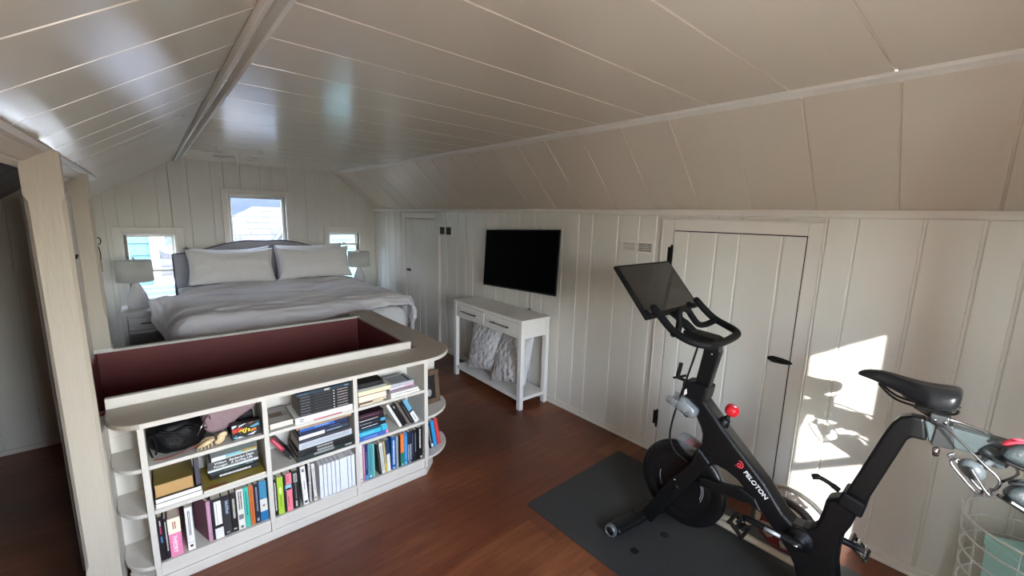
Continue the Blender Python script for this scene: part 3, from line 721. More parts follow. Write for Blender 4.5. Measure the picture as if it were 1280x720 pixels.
bm = BM(); box(bm, .475, .757, FY+.018, FY+.16, z+.0005, z+.008); obj('pages', bm, mat('kraft pad', '#c9a987', .7), sp, bev=.001)
bm = BM()
for k in range(30):
    xx = .48+.0093*k
    tube(bm, [(xx+.001*math.sin(a), FY+.016+.007*math.cos(a), z+.0068+.006*math.sin(a)) for a in [2*PI*q/9 for q in range(9)]], .0014, 5, closed=True)
obj('spiral_binding', bm, mat('cream coil', '#d9b99a', .4), sp)
# --- middle bay, top shelf
G5 = 'books lying on the top shelf, middle bay'
book('thin grey booklet under the grey picture-covered book', .356, zt, .007, .118, .18, '#8d8c8b', 'flat', y=FY+.02, group=G5, pages=PAPERW)
book('grey hardback with a picture cover, cream page edges facing out', .357, zt+.008, .030, .108, .19, '#8c8780', 'flat', y=FY+.008, group=G5, face='pages', deco=[('plate', .30, .85, .35, .6, '#5e4436'), ('plate', .1, .95, .66, .92, '#a9a6a2')])
book('wide white hardback with a pink line under the black set', .470, zt, .034, .290, .19, '#e8e6e2', 'flat', y=FY+.004, group=G5, pages=PAPERW, deco=[('band', .3, .8, '#c2566a', .82, 1), ('bars', .08, .14, '#444', .2, 2)])
z = zt+.0355
for k in range(7):
    o_ = 'lowest second third fourth fifth sixth topmost'.split()[k]
    book(f'black paperback of the matching set, {o_} in the stack' if k not in (0, 6) else f'{o_} black paperback of the matching stacked set', .494, z, .0148, .262, .16, '#131316', 'flat', y=FY+.008, group='matching black paperbacks stacked flat', deco=[('bars', .03, .2, '#7d7f86', .22, 1), ('bars', .28, .62, '#3c3d42', .3, 1), ('band', .64, .665, '#c9cacc', .3, .7), ('bars', .72, .93, '#b8a9a6', .3, 1)]); z += .0154
book('dark blue paperback lying across the top of the black set', .480, z, .0165, .276, .165, '#1d3444', 'flat', y=FY+.008, group=G5, deco=[('bars', .5, .6, '#d9d6c9', .6, 1), ('bars', .05, .2, '#4f6f82', .3, 1), ('bars', .88, .95, '#8ba4b4', .4, 1)])
# --- right bay, top shelf
G6 = 'books lying on the top shelf, right bay'
book('thin cream pamphlet jutting out at the bottom of the tilted right-bay stack', .800, zt+.001, .008, .14, .16, '#dfcfae', 'flat', y=FY+.008, group=G6, face='pages')
book('small cream paperback under the rust-spined book', .875, zt+.0095, .0095, .085, .15, '#e2d3b4', 'flat', y=FY+.012, group=G6, face='pages')
S = [('book with a rust red cover and cream page edges', .040, .165, .795, '#9a3f22', 'pages'), ('cream paperback above the rust red one', .024, .190, .795, '#e3dbb9', 'spine'), ('grey paperback between the cream one and the black case', .014, .165, .795, '#8f8e88', 'spine')]
z = zt+.0195
for n, (lb, t, h, x, c_, fc) in enumerate(S):
    book(lb, x, z, t, h, .16, c_, 'flat', y=FY+.008+.003*n, group=G6, face=fc, deco=[] if fc == 'pages' else [('band', 0, 1, c_)]); z += t+.001
book('black hard case lying on top of the right-bay left stack', .797, z, .026, .148, .15, '#17181b', 'flat', y=FY+.02, group=G6, pages=cov('#1b1c1f'), deco=[('bars', .1, .8, '#4b4e54', .12, 1)])
S = [('white booklet at the bottom of the right-hand stack', .013, .185, .985, '#e9e7e3', []), ('second white booklet in the right-hand stack', .012, .18, .986, '#e4e2df', []),
     ('mottled mauve paperback in the right-hand stack', .014, .155, .982, '#a89aa2', [('bars', 0, .95, '#6f5f6c', .2, 3)]), ('white and pink paperback in the right-hand stack', .013, .158, .984, '#d9d3dc', [('band', .6, 1, '#dcb4c8')]),
     ('pale grey book with a dark-framed cover, top of the right-hand stack', .016, .160, .982, '#b5b8be', [('plate', .15, .75, .15, .85, '#8e9299'), ('plate', .78, .9, .1, .9, '#3a3f4a')])]
z = zt+.0003
for n, (lb, t, h, x, c_, dc) in enumerate(S):
    book(lb, x, z, t, h, .18-.01*n, c_, 'flat', y=FY+.005+.006*n, group=G6, deco=dc, pages=PAPERW, turn=(0, 1, -1, 2, -2)[n]); z += t+.0012
# --- right bay, middle shelf
G7 = 'books on the middle shelf, right bay'
S = [('royal blue paperback with a pink end, lowest of the blue stack', .024, .168, .792, '#3f62b2', [('band', .92, 1, '#e08fb4'), ('bars', .15, .6, '#8fa6dc', .25, 1)]),
     ('bright cyan paperback in the right-bay stack', .026, .166, .792, '#3fb4d2', [('band', .76, .80, '#1d5f7c'), ('bars', .1, .5, '#8fdcec', .2, 1)]),
     ('dark teal paperback above the cyan one', .014, .16, .792, '#1b4a5c', [('band', .8, 1, '#4fa9c4')]),
     ('black paperback above the dark teal one', .016, .158, .792, '#15171c', [('bars', .1, .7, '#c9cbd0', .3, 1)]),
     ('slate paperback with a sky blue end', .018, .158, .792, '#22262e', [('band', .82, 1, '#4f9fc4'), ('bars', .05, .5, '#9a9ca4', .25, 1)]),
     ('black paperback with white handwriting-like type', .018, .154, .792, '#17141a', [('bars', .05, .75, '#d4cfd4', .28, 1)]),
     ('dark maroon book on top of the right-bay stack', .028, .150, .792, '#2d1420', [('bars', .1, .85, '#8f5f70', .14, 1)])]
z = zm+.0005
for n, (lb, t, h, x, c_, dc) in enumerate(S):
    book(lb, x, z, t, h, .16, c_, 'flat', y=FY+.004+.003*n, group=G7, deco=dc, turn=(0, 0, -1, 1, 0, 1, -1)[n]); z += t+.0008
for lb, x, t, h, c_, dc in (('white paperback leaning against the blue stack', 1.0415, .017, .185, '#e6e4e0', []), ('thick black paperback second in the leaning row', 1.0635, .027, .18, '#131316', [('bars', .8, .9, '#cfcfcf', .2, 1)]),
                            ('taupe paperback third in the leaning row', 1.098, .016, .178, '#6f655c', []), ('black paperback fourth in the leaning row', 1.1195, .020, .18, '#17171a', [('bars', .1, .8, '#8c857a', .12, 1)]),
                            ('blue and white paperback last in the leaning row', 1.1455, .026, .185, '#6aa9c9', [('band', 0, .45, '#e6e6e4'), ('band', .45, .52, '#1c2530'), ('bars', .1, .35, '#555', .1, 2)])):
    book(lb, x, zm+.0005, t, h, .13, c_, lean=-27, group=G7, y=FY+.018, deco=dc)
# --- right bay, bottom shelf
G8 = 'books standing on the bottom shelf, right bay'
for lb, x, t, h, c_, ln, dc in (
    ('tall white paperback, first in the right bay', .790, .017, .232, '#e2dedc', 0, [('bars', .3, .8, '#c9a9a0', .2, 1), ('bars', .05, .09, '#333', .4, 1)]),
    ('dusty rose paperback beside the tall white one', .8085, .0135, .225, '#a9748a', 0, [('bars', .2, .9, '#d8b0bf', .25, 1)]),
    ('navy paperback between the rose and teal ones', .823, .0145, .222, '#1f3562', 0, [('band', 0, .14, '#3f8fc4'), ('bars', .3, .8, '#7f93bc', .2, 1)]),
    ('grey-teal paperback with a white foot mark', .839, .028, .218, '#4f97a4', 0, [('band', .03, .09, '#e2e6e6', .35, .75), ('bars', .2, .9, '#2f6f7c', .2, 1), ('band', 0, .02, '#1b2f4a')]),
    ('slim mint paperback beside the grey-teal one', .868, .0105, .214, '#6fc0ae', 0, []),
    ('black paperback with grey side tilting in the gap', .906, .014, .2, '#1b1c1c', -5, [('bars', .1, .9, '#6f6f6c', .2, 1)]),
    ('white paperback tilting beside the black one', .9225, .020, .202, '#dedfd8', -5, [('bars', .1, .9, '#8f958c', .2, 2)]),
    ('taupe and yellow paperback tilting in the right bay', .9445, .0115, .205, '#b8a878', -4.5, [('band', .0, .3, '#d8b84a')]),
    ('white-footed navy paperback left of the blue one', .9575, .020, .207, '#e2e1dc', -3, [('band', .55, 1, '#1d3a5c')]),
    ('royal blue paperback with white script on the lowest right shelf', .983, .029, .212, '#1f5fa0', 0, [('bars', .15, .9, '#d6e2ee', .35, 1), ('bars', .03, .07, '#e8eef4', .4, 1)]),
    ('thin putty-coloured paperback right of the royal blue one', 1.0135, .0135, .210, '#9da3a2', 0, []),
    ('slim black paperback left of the orange and green one', 1.0285, .013, .208, '#111214', 0, []),
    ('orange paperback with a green lower half', 1.0425, .023, .21, '#f07a2c', 0, [('band', 0, .42, '#1f7c68'), ('bars', .5, .9, '#f5a36a', .15, 1), ('bars', .03, .07, '#d6e0dc', .4, 1)]),
    ('azure blue paperback right of the orange one', 1.0665, .021, .21, '#2f84c4', 0, [('bars', .2, .9, '#7fb8e4', .18, 1), ('bars', .04, .08, '#e0eaf4', .4, 1)]),
    ('dark slate paperback with grey lettering', 1.089, .026, .212, '#232c38', 0, [('bars', .1, .6, '#aab2bc', .35, 2), ('bars', .03, .07, '#d6dade', .5, 1)]),
    ('midnight blue paperback near the right bay\'s end', 1.116, .0145, .212, '#1a2438', 0, [('bars', .2, .9, '#6f7a90', .2, 1)]),
    ('black paperback next to the thick black end volume', 1.132, .020, .212, '#14161c', 0, [('bars', .3, .9, '#8a8f9a', .25, 1)]),
    ('thick black volume with white type, last in the right bay', 1.156, .036, .216, '#0f0f11', 0, [('bars', .35, .95, '#d4d2cc', .25, 1), ('band', .03, .1, '#dcdad4', .55, .85)])):
    book(lb, x, zb, t, h, .15, c_, lean=ln, group=G8, y=FY+.016, deco=dc)
G9 = 'books on the rounded corner shelf'
for lb, x, t, h, c_, dc in (('pale blue paperback on the rounded corner shelf', 1.262, .012, .18, '#b8c6d2', []), ('black paperback with a white foot on the rounded corner shelf', 1.281, .027, .185, '#17181b', [('bars', .15, .9, '#8f8f90', .15, 2), ('band', .02, .16, '#e0dfdc', .5, 1)]),
                            ('bright blue paperback on the rounded corner shelf', 1.316, .026, .19, '#2490cc', [('bars', .1, .9, '#5fb4e4', .1, 1)]), ('red paperback at the outer end of the rounded corner shelf', 1.349, .025, .195, '#d2403f', [('bars', .1, .5, '#e88', .1, 1)])):
    book(lb, x, zb, t, h, .13, c_, lean=-9, group=G9, y=FY+.075+.02*(x-1.26)/.09, deco=dc)
# --- picture frame on the rounded corner shelf
pf = thing('picture_frame', 'carved brown wooden picture frame leaning on the rounded corner shelf', 'picture frame', (1.30, 2.33, .3925))
MP = Matrix.Translation((1.262, 2.325, .393)) @ Matrix.Rotation(R(-9), 4, 'X') @ Matrix.Rotation(R(4), 4, 'Z')
wood = mat('carved dark wood', '#5b4635', .6, vary=.25, scale=40, bump=.5, bscale=90)
bm = BM(); w, h, f = .15, .225, .035
for q in ((0, w, 0, f), (0, w, h-f, h), (0, f, f, h-f), (w-f, w, f, h-f)): xform(bm, box(bm, q[0], q[1], 0, .018, q[2], q[3]), MP)
obj('frame', bm, wood, pf, bev=.004)
bm = BM(); xform(bm, box(bm, f-.004, w-f+.004, .008, .014, f-.004, h-f+.004), MP); obj('picture', bm, mat('dark print', '#1d1b1c', .4, vary=.5, scale=25), pf)
bm = BM(); lathe(bm, [(0, -.0006), (.018, -.0004), (.018, .0), (0, .0)], (0, 0, 0), axis='y', seg=16); xform(bm, bm.verts[:], MP @ Matrix.Translation((.07, .0078, .075)) @ Matrix.Scale(1.4, 4, (0, 0, 1))); obj('pale_figure', bm, ink('#a9a6a4'), pf)
# ------------------------------------------------------------------ bed
M_HEAD = mat('grey upholstery', '#a09da2', .85, vary=.06, scale=300, bump=.15, bscale=400)
M_PIPE = mat('dark piping', '#55525a', .7)
M_LINEN = mat('white linen', '#ebe8ec', .85, vary=.02, scale=60, bump=.55, bscale=9, stretch=(.8, 2.6, 1.5))
M_SHEET = mat('white sheet', '#efedec', .85, vary=.02, scale=60, bump=.35, bscale=12)
bed = thing('bed', 'wide bed with a grey upholstered arched headboard against the gable wall', 'bed', (1.10, 5.2, 0))
bx0, bx1, hy = .172, 2.02, 6.165
def head_z(x):
    u = min(x-bx0, bx1-x); s = max(0, min(1, (u-.06)/.72)); s = s*s*(3-2*s)
    return 1.13 + .135*s + .012*math.sin(PI*max(0, min(1, (u)/.92)))
xsn = [bx0+(bx1-bx0)*k/48 for k in range(49)]
bm = BM(); prism(bm, [(x, head_z(x)) for x in xsn] + [(bx1, .15), (bx0, .15)], 'y', hy, hy+.075)
obj('headboard', bm, M_HEAD, bed, bev=.012, seg=3)
bm = BM(); tube(bm, [(bx0, hy, .3)] + [(x, hy, head_z(x)) for x in xsn] + [(bx1, hy, .3)], .007, 8)
obj('headboard_piping', bm, M_PIPE, bed)
bm = BM(); box(bm, bx0+.02, bx1-.02, 4.19, hy-.002, .14, .33); obj('bed_frame', bm, M_HEAD, bed, bev=.02, seg=3)
for x in (bx0+.08, bx1-.14):
    for y in (4.26, 6.02):
        bm = BM(); box(bm, x, x+.06, y, y+.06, 0, .14); obj('leg', bm, mat('dark wood leg', '#2d2320', .5), bed, bev=.006)
bm = BM(); box(bm, bx0+.01, bx1-.01, 4.17, hy-.004, .332, .62); obj('mattress', bm, M_SHEET, bed, bev=.05, seg=4, smooth=True)

def cloth_over(name, m, xc, hw, y0, y1, zt, r, drop_l, drop_r, drop_f, fold, label=None, cat=None, thick=.03, flare=None, seed=0, nx=170, ny=150, skew=0.):
    """A bed cover: flat on top, rolling over the sides and the foot, with folds; y0 = foot, y1 = head."""
    bm = BM(); V = []
    def edge(s, half, rr, drop):        # arc length from the flat edge -> (out, down)
        a = rr*PI/2
        if s <= 0: return s, 0
        if s < a: th = s/rr; return rr*math.sin(th), rr*(1-math.cos(th))
        k = (s-a); return rr + .10*k, rr + k*.99
    L_l, L_r = r*PI/2+max(0, drop_l-r), r*PI/2+max(0, drop_r-r); L_f = r*PI/2+max(0, drop_f-r)
    fw = hw-r
    for j in range(ny+1):
        t = j/ny; row = []
        for i in range(nx+1):
            s = -fw-L_l + (2*fw+L_l+L_r)*i/nx
            Lf = L_f*(1-skew*max(0, min(1, (s/fw+1)/2))); yy = -Lf + (y1-(y0+r)+Lf)*t      # arc coordinate along y, 0 at the flat edge of the foot
            sa = abs(s)-fw
            if yy < 0 and sa > 0: sa *= 1-.45*min(1, -yy/Lf)
            ox, dx = edge(sa, fw, r, 0); x = math.copysign(fw+ox, s) if abs(s) > fw else s
            if abs(s) <= fw: dx = 0
            oy, dy = edge(-yy, 0, r, 0) if yy < 0 else (-yy, 0)
            y = (y0+r) - oy
            if dx > 0 and dy > 0:                     # round the corner off
                q = math.hypot(dx, dy); d = min(q, max(dx, dy)*1.05); x -= math.copysign(min(dy, .16)*.22*min(1, dx/.10), x); y += min(dx, .16)*.22*min(1, dy/.10)
            else: d = dx+dy
            p = Vector((xc+x, y, zt-d))
            wob = .35*noise.noise(Vector((p.x*1.1, p.y*1.3, seed)))
            n1 = noise.noise(Vector((p.x*1.5+seed, p.y*2.4, d*2))); n2 = noise.noise(Vector((p.x*1.7, (p.y+wob)*6.5+seed, d*4+3))); n3 = noise.noise(Vector((p.x*5, (p.y+wob)*17, d*11+seed)))
            amp = fold*(1 if d < .05 else 1.3)
            bump = n1*.7+(1-min(1, abs(n2)*2.2))**2*.9+n3*.5
            nrm = Vector((math.copysign(min(1, dx/r), s) if dx else 0, -min(1, dy/r) if dy else 0, 1-.75*min(1, d/.25)**2)).normalized()
            p += nrm*bump*amp
            if flare: p = flare(p, s, yy, fw)
            row.append(bm.verts.new(p))
        V.append(row)
    for j in range(ny):
        for i in range(nx):
            f = bm.faces.new((V[j][i], V[j][i+1], V[j+1][i+1], V[j+1][i])); f.smooth = True
    if label:
        o = single(name, bm, m, label, cat, (xc, (y0+y1)/2, zt), solid=thick)
    return o
def flare_d(p, s, yy, fw):
    if p.y > 5.33: p.x = max(p.x, .182-.30*max(0, 5.45-p.y)); p.x = min(p.x, 2.05+.3*max(0, 5.45-p.y))
    # the corner by the left lamp is pulled out over the nightstand
    if s < -fw+.06:
        k = math.exp(-((p.y-5.12)/.16)**2)*min(1, (-fw+.06-s)/.42)**2
        p.x -= .085*k; p.z += .28*k
    return p
cloth_over('blanket', M_SHEET, 1.10, .945, 4.10, 5.0, .665, .10, .33, .33, .42, .008, 'thin white blanket showing under the duvet at the foot of the bed', 'blanket', thick=.012, seed=9, nx=80, ny=50)
cloth_over('duvet', M_LINEN, 1.10, 1.035, 4.0, 5.86, .778, .17, .42, .42, .19, .030, 'rumpled white duvet spread over the wide bed', 'duvet', thick=.035, flare=flare_d, seed=4, skew=.42)

def cushion(bm, w, h, t, M, n=28, pinch=.05, wr=.006, seed=0., sag=0.):
    """Stuffed cushion in local x (width), z (height), y (thickness)."""
    S = {}
    for side in (-1, 1):
        for j in range(n+1):
            for i in range(n+1):
                u, v = -1+2*i/n, -1+2*j/n
                edge = i in (0, n) or j in (0, n)
                if side == 1 and edge: S[side, i, j] = S[-1, i, j]; continue
                e = max(0, (1-abs(u)**2.6))*max(0, (1-abs(v)**2.6)); th = t/2*e**.46
                x = w/2*u*(1-pinch*(1-abs(u)**0)*0 - pinch*(1-v*v)*abs(u)**3*-1*0) ; z = h/2*v
                x *= 1-pinch*(1-v*v)*abs(u); z *= 1-pinch*(1-u*u)*abs(v)
                p = Vector((x, side*th, z))
                k = noise.noise(Vector((x*7+seed, z*9, side*3)))*wr + noise.noise(Vector((x*20+seed, z*20, side*5)))*wr*.4
                p.y += side*k*(e**.3) if not edge else 0
                p.z -= sag*(1-u*u)*(v > 0)*v
                if edge: p.y += noise.noise(Vector((x*14+seed, z*14, 7)))*wr*1.4
                S[side, i, j] = bm.verts.new(M @ p)
    for side in (-1, 1):
        for j in range(n):
            for i in range(n):
                q = [S[side, i, j], S[side, i+1, j], S[side, i+1, j+1], S[side, i, j+1]]
                f = bm.faces.new(q if side == -1 else q[::-1]); f.smooth = True
def pillow(name, label, cat, w, h, t, loc, rx, rz=0, ry=0, m=None, group=None, seed=0., pinch=.05, wr=.008, sag=.0):
    M = Matrix.Translation(loc) @ Matrix.Rotation(R(rz), 4, 'Z') @ Matrix.Rotation(R(rx), 4, 'X') @ Matrix.Rotation(R(ry), 4, 'Y')
    bm = BM(); cushion(bm, w, h, t, M, seed=seed, pinch=pinch, wr=wr, sag=sag)
    return single(name, bm, m or M_SHEET, label, cat, loc, group)
GP = 'white pillows on the bed'
pillow('pillow', 'white pillow behind, left half of the headboard', 'pillow', .84, .44, .16, (.72, 6.04, .995), -14, 0, 0, group=GP, seed=3, pinch=.06, sag=.03)
pillow('pillow', 'white pillow behind, right half of the headboard', 'pillow', .86, .46, .16, (1.62, 6.04, 1.0), -14, 0, -1, group=GP, seed=5, pinch=.03, sag=.02)
pillow('pillow', 'plump white pillow in front, nearest the left lamp', 'pillow', .88, .43, .20, (.705, 5.83, 1.0), -20, 2, 1, group=GP, seed=11, pinch=.07, wr=.016, sag=.035)
pillow('pillow', 'plump white pillow in front, nearest the right lamp', 'pillow', .90, .43, .20, (1.618, 5.83, 1.0), -20, -2, 0, group=GP, seed=17, pinch=.07, wr=.016, sag=.03)

# ------------------------------------------------------------------ nightstands and lamps
M_NIGHT = mat('nightstand paint', '#cfcbc8', .4, vary=.03)
M_DARKIN = mat('shadowed compartment', '#211d1d', .7)
def nightstand(label, x0, y0, w=.44):
    d, h = .42, .62
    t = thing('nightstand', label, 'nightstand', (x0+w/2, y0+d/2, 0), 'bedside tables')
    bm = BM(); box(bm, x0-.008, x0+w+.008, y0-.008, y0+d, h-.028, h); obj('tabletop', bm, M_NIGHT, t, bev=.004)
    for x in (x0, x0+w-.038):
        for y in (y0, y0+d-.038):
            bm = BM(); box(bm, x, x+.038, y, y+.038, 0, h-.0285); obj('leg', bm, M_NIGHT, t, bev=.003)
    bm = BM()
    for x in (x0+.004, x0+w-.019): box(bm, x, x+.015, y0+.039, y0+d-.039, .10, h-.03)
    box(bm, x0+.039, x0+w-.039, y0+d-.03, y0+d-.015, .10, h-.03)
    box(bm, x0+.039, x0+w-.039, y0+.012, y0+d-.03, .40, .415); box(bm, x0+.02, x0+w-.02, y0+.012, y0+d-.03, .09, .105)
    box(bm, x0+.039, x0+w-.039, y0+.004, y0+.02, .395, .425); box(bm, x0+.039, x0+w-.039, y0+.004, y0+.02, .565, .59)
    obj('carcass', bm, M_NIGHT, t, bev=.002)
    bm = BM(); box(bm, x0+.044, x0+w-.044, y0+.002, y0+.02, .430, .561); dr = obj('drawer', bm, M_NIGHT, t, bev=.003)
    bm = BM(); xm = x0+w/2
    hw_ = min(.085, w/2-.09); tube(bm, [(xm-hw_, y0-.02, .498), (xm+hw_, y0-.02, .498)], .0055, 8)
    for k in (-hw_*.75, hw_*.75): tube(bm, [(xm+k, y0-.02, .498), (xm+k, y0+.003, .498)], .004, 8)
    obj('handle', bm, M_BRONZE, dr)
    return t
nightstand('white one-drawer nightstand below the left window', -.285, 5.50)
nightstand('white nightstand behind the bed\'s far right corner', 2.07, 5.72, .29)
M_CERAMIC = mat('white ceramic', '#dad7d8', .25, vary=.01)
m, nt, b = nodes_of('lamp shade linen'); b.inputs['Base Color'].default_value = hexc('#e8e6e2')+(1,); b.inputs['Roughness'].default_value = .9
tl = nt.nodes.new('ShaderNodeBsdfTranslucent'); tl.inputs['Color'].default_value = hexc('#f0eee8')+(1,); mx = nt.nodes.new('ShaderNodeMixShader'); mx.inputs[0].default_value = .6
wv = nt.nodes.new('ShaderNodeTexNoise'); wv.inputs['Scale'].default_value = 400; bp = nt.nodes.new('ShaderNodeBump'); bp.inputs['Strength'].default_value = .1
nt.links.new(wv.outputs['Fac'], bp.inputs['Height']); nt.links.new(bp.outputs['Normal'], b.inputs['Normal'])
nt.links.new(b.outputs[0], mx.inputs[1]); nt.links.new(tl.outputs[0], mx.inputs[2]); nt.links.new(mx.outputs[0], nt.nodes['Material Output'].inputs['Surface'])
M_SHADE = m
def lamp(label, x, y, z):
    t = thing('table_lamp', label, 'lamp', (x, y, z), 'bedside lamps')
    bm = BM(); lathe(bm, [(0, .001), (.08, .002), (.088, .012), (.09, .05), (.085, .095), (.072, .14), (.055, .185), (.038, .225), (.024, .258), (.018, .275), (0, .278)], (x, y, z), seg=36); obj('base', bm, M_CERAMIC, t)
    bm = BM(); tube(bm, [(x, y, z+.276), (x, y, z+.50)], .006, 8)
    for a in range(3): tube(bm, [(x, y, z+.475), (x+.143*math.cos(a*2.1), y+.143*math.sin(a*2.1), z+.488)], .0025, 6)
    obj('stem', bm, M_CHROME, t)
    bm = BM(); lathe(bm, [(0, .49), (.008, .492), (.011, .505), (.011, .515), (.004, .524), (0, .526)], (x, y, z), seg=14); obj('finial', bm, M_CHROME, t)
    bm = BM(); prof = [(.150, .278), (.147, .278), (.1435, .49), (.1465, .49), (.150, .278)]
    lathe(bm, prof, (x, y, z), seg=48); obj('lamp_shade', bm, M_SHADE, t)
    return t
lamp('white teardrop-based lamp with drum shade on the left nightstand', -.155, 5.74, .62)
lamp('white lamp with drum shade before the small right window', 2.235, 5.93, .62)
bm = BM(); lathe(bm, [(0, .001), (.045, .001), (.05, .006), (.046, .009), (0, .007)], (.02, 5.585, .62), seg=24)
single('coaster', bm, M_WHITE, 'round white coaster on the left nightstand beside the duvet', 'coaster', (.02, 5.585, .62))

# ------------------------------------------------------------------ console table with two quilted cushions
CX, CY, CA = 2.275, 2.475, R(-1.6)
MC = Matrix.Translation((CX, CY, 0)) @ Matrix.Rotation(CA, 4, 'Z')     # local x: into the wall, y: along it
con = thing('console_table', 'white two-drawer console table with lower shelf under the television', 'console table', (CX+.16, CY+.53, 0))
CL, CD, CH = 1.075, .325, .80
def cobj(name, qs, m, parent, **k):
    bm = BM()
    for q in qs: xform(bm, box(bm, *q), MC)
    return obj(name, bm, m, parent, **k)
cobj('tabletop', [(-.006, CD, -.006, CL+.006, CH-.022, CH)], M_WHITE, con, bev=.004)
for x in (0, CD-.04):
    for y in (0, CL-.045): cobj('leg', [(x, x+.04, y, y+.045, 0, CH-.0225)], M_WHITE, con, bev=.003)
cobj('apron', [(.006, .02, .046, CL-.046, CH-.165, CH-.148), (.006, .02, .046, CL-.046, CH-.035, CH-.0225), (.006, .02, CL/2-.01, CL/2+.01, CH-.148, CH-.035),
               (.041, CD-.041, .004, .022, CH-.165, CH-.0225), (.041, CD-.041, CL-.022, CL-.004, CH-.165, CH-.0225), (CD-.022, CD-.006, .046, CL-.046, CH-.165, CH-.0225), (.021, CD-.023, .023, CL-.023, CH-.162, CH-.155)], M_WHITE, con, bev=.002)
for a, b_ in ((.05, CL/2-.013), (CL/2+.013, CL-.05)):
    dr = cobj('drawer', [(.003, .02, a, b_, CH-.145, CH-.038)], M_WHITE, con, bev=.003)
    bm = BM(); ym = (a+b_)/2
    vs = tube(bm, [(-.022, ym-.13, CH-.092), (-.022, ym+.13, CH-.092)], .006, 8)
    for k in (-.1, .1): vs += tube(bm, [(-.022, ym+k, CH-.092), (.004, ym+k, CH-.092)], .004, 8)
    xform(bm, vs, MC); obj('handle', bm, M_BRONZE, dr)
cobj('shelf', [(.008, CD-.008, .010, CL-.010, .075, .105)], M_WHITE, con, bev=.003)
def quilt_mat():
    m, nt, b = nodes_of('quilted white cotton'); b.inputs['Roughness'].default_value = .85
    b.inputs['Base Color'].default_value = hexc('#d3d2d3')+(1,)
    tc = nt.nodes.new('ShaderNodeTexCoord'); mp = nt.nodes.new('ShaderNodeMapping'); mp.inputs['Rotation'].default_value = (R(20), R(35), R(15))
    v = nt.nodes.new('ShaderNodeTexVoronoi'); v.inputs['Scale'].default_value = 26; v.feature = 'SMOOTH_F1'
    nt.links.new(tc.outputs['Object'], mp.inputs['Vector']); nt.links.new(mp.outputs['Vector'], v.inputs['Vector'])
    bp = nt.nodes.new('ShaderNodeBump'); bp.inputs['Strength'].default_value = 1.; bp.inputs['Distance'].default_value = .02; bp.invert = True
    nt.links.new(v.outputs['Distance'], bp.inputs['Height']); nt.links.new(bp.outputs['Normal'], b.inputs['Normal'])
    return m
M_QUILT = quilt_mat()
def lean_cushion(label, yc, xb, lean, roll, rz, seed, zc):
    # cushion plane: width along the console (y), leaning back towards the wall
    M = Matrix.Translation((xb, yc, zc)) @ Matrix.Rotation(R(rz), 4, 'Z') @ Matrix.Rotation(R(lean), 4, 'Y') @ Matrix.Rotation(R(90), 4, 'Z') @ Matrix.Rotation(R(roll), 4, 'Y')
    bm = BM(); cushion(bm, .50, .50, .15, M, seed=seed, pinch=.06, wr=.006)
    zmn = min(v.co.z for v in bm.verts); bmesh.ops.translate(bm, verts=bm.verts[:], vec=(0, 0, .106-zmn))
    return single('cushion', bm, M_QUILT, label, 'cushion', (xb, yc, .106), 'quilted cushions on the console shelf')
lean_cushion('white quilted cushion on the console shelf, nearer the bookcase end', 3.17, 2.45, 17, 9, 0, 21, .36)
lean_cushion('white quilted cushion on the console shelf, nearer the exercise bike', 2.76, 2.43, 22, 12, -6, 33, .36)

# ------------------------------------------------------------------ television
M_SCREEN = mat('black tv screen', '#040404', .4, vary=.02, spec=.02)
M_BEZEL = mat('black tv plastic', '#0c0c0d', .4)
tv = thing('television', 'flat black television mounted on the plank wall above the console table', 'television', (2.54, 2.835, 1.26))
MT = Matrix.Translation((2.525, 2.832, 1.264)) @ Matrix.Rotation(R(-2.2), 4, 'X') @ Matrix.Rotation(R(5), 4, 'Y')
TW, TH = 1.0, .553
bm = BM(); xform(bm, box(bm, 0, .014, -TW/2, TW/2, -TH/2, TH/2), MT); obj('casing', bm, M_BEZEL, tv, bev=.004)
bm = BM(); xform(bm, box(bm, -.0015, .001, -TW/2+.008, TW/2-.008, -TH/2+.014, TH/2-.008), MT); obj('screen', bm, M_SCREEN, tv)
bm = BM(); box(bm, 2.545, XR-.004, 2.73, 2.93, 1.16, 1.36); obj('wall_bracket', bm, M_BLACKMETAL, tv)
bm = BM(); xform(bm, box(bm, -.003, .0, -.02, .02, -TH/2+.003, -TH/2+.009), MT); obj('badge', bm, mat('grey badge', '#55565a', .4), tv)
cc = thing('cable_cover', 'white cable channel running from the television down behind the console', 'cable', (2.63, 2.76, .8))
bm = BM(); box(bm, XR-.014, XR-.0005, 2.77, 2.80, .70, 1.03); obj('channel', bm, M_WHITE, cc, bev=.003)
bm = BM(); tube(bm, smooth_path([(2.624, 2.755, 1.0), (2.615, 2.752, .9), (2.618, 2.75, .812)], 6), .004, 8); box(bm, 2.606, 2.628, 2.735, 2.765, .801, .815); obj('cable', bm, mat('grey cable', '#8d8780', .5), cc)
# ------------------------------------------------------------------ exercise bike on its mat
XC = 1.98
M_MAT = mat('black rubber mat', '#303131', .52, vary=.10, scale=180, bump=.5, bscale=420)
bm = BM()
def rrect(x0, x1, y0, y1, r, n=6):
    p = []
    for cx, cy, a in ((x1-r, y1-r, 0), (x0+r, y1-r, 90), (x0+r, y0+r, 180), (x1-r, y0+r, 270)): p += arc(cx, cy, r, a, a+90, n)
    return p
prism(bm, rrect(1.520, 2.425, -.29, 1.562, .012), 'z', .0005, .0065)
mt = single('exercise_mat', bm, M_MAT, 'black rubber mat on the floorboards under the exercise bike', 'mat', (1.97, .63, 0), bev=.001)
for x, y in ((1.705, .965), (1.925, .925)):
    bm = BM(); prism(bm, arc(x, y, .022, 0, 352, 22), 'z', .0062, .0069); obj('foot_print', bm, mat('dark rubber spot', '#0c0c0c', .6), mt)

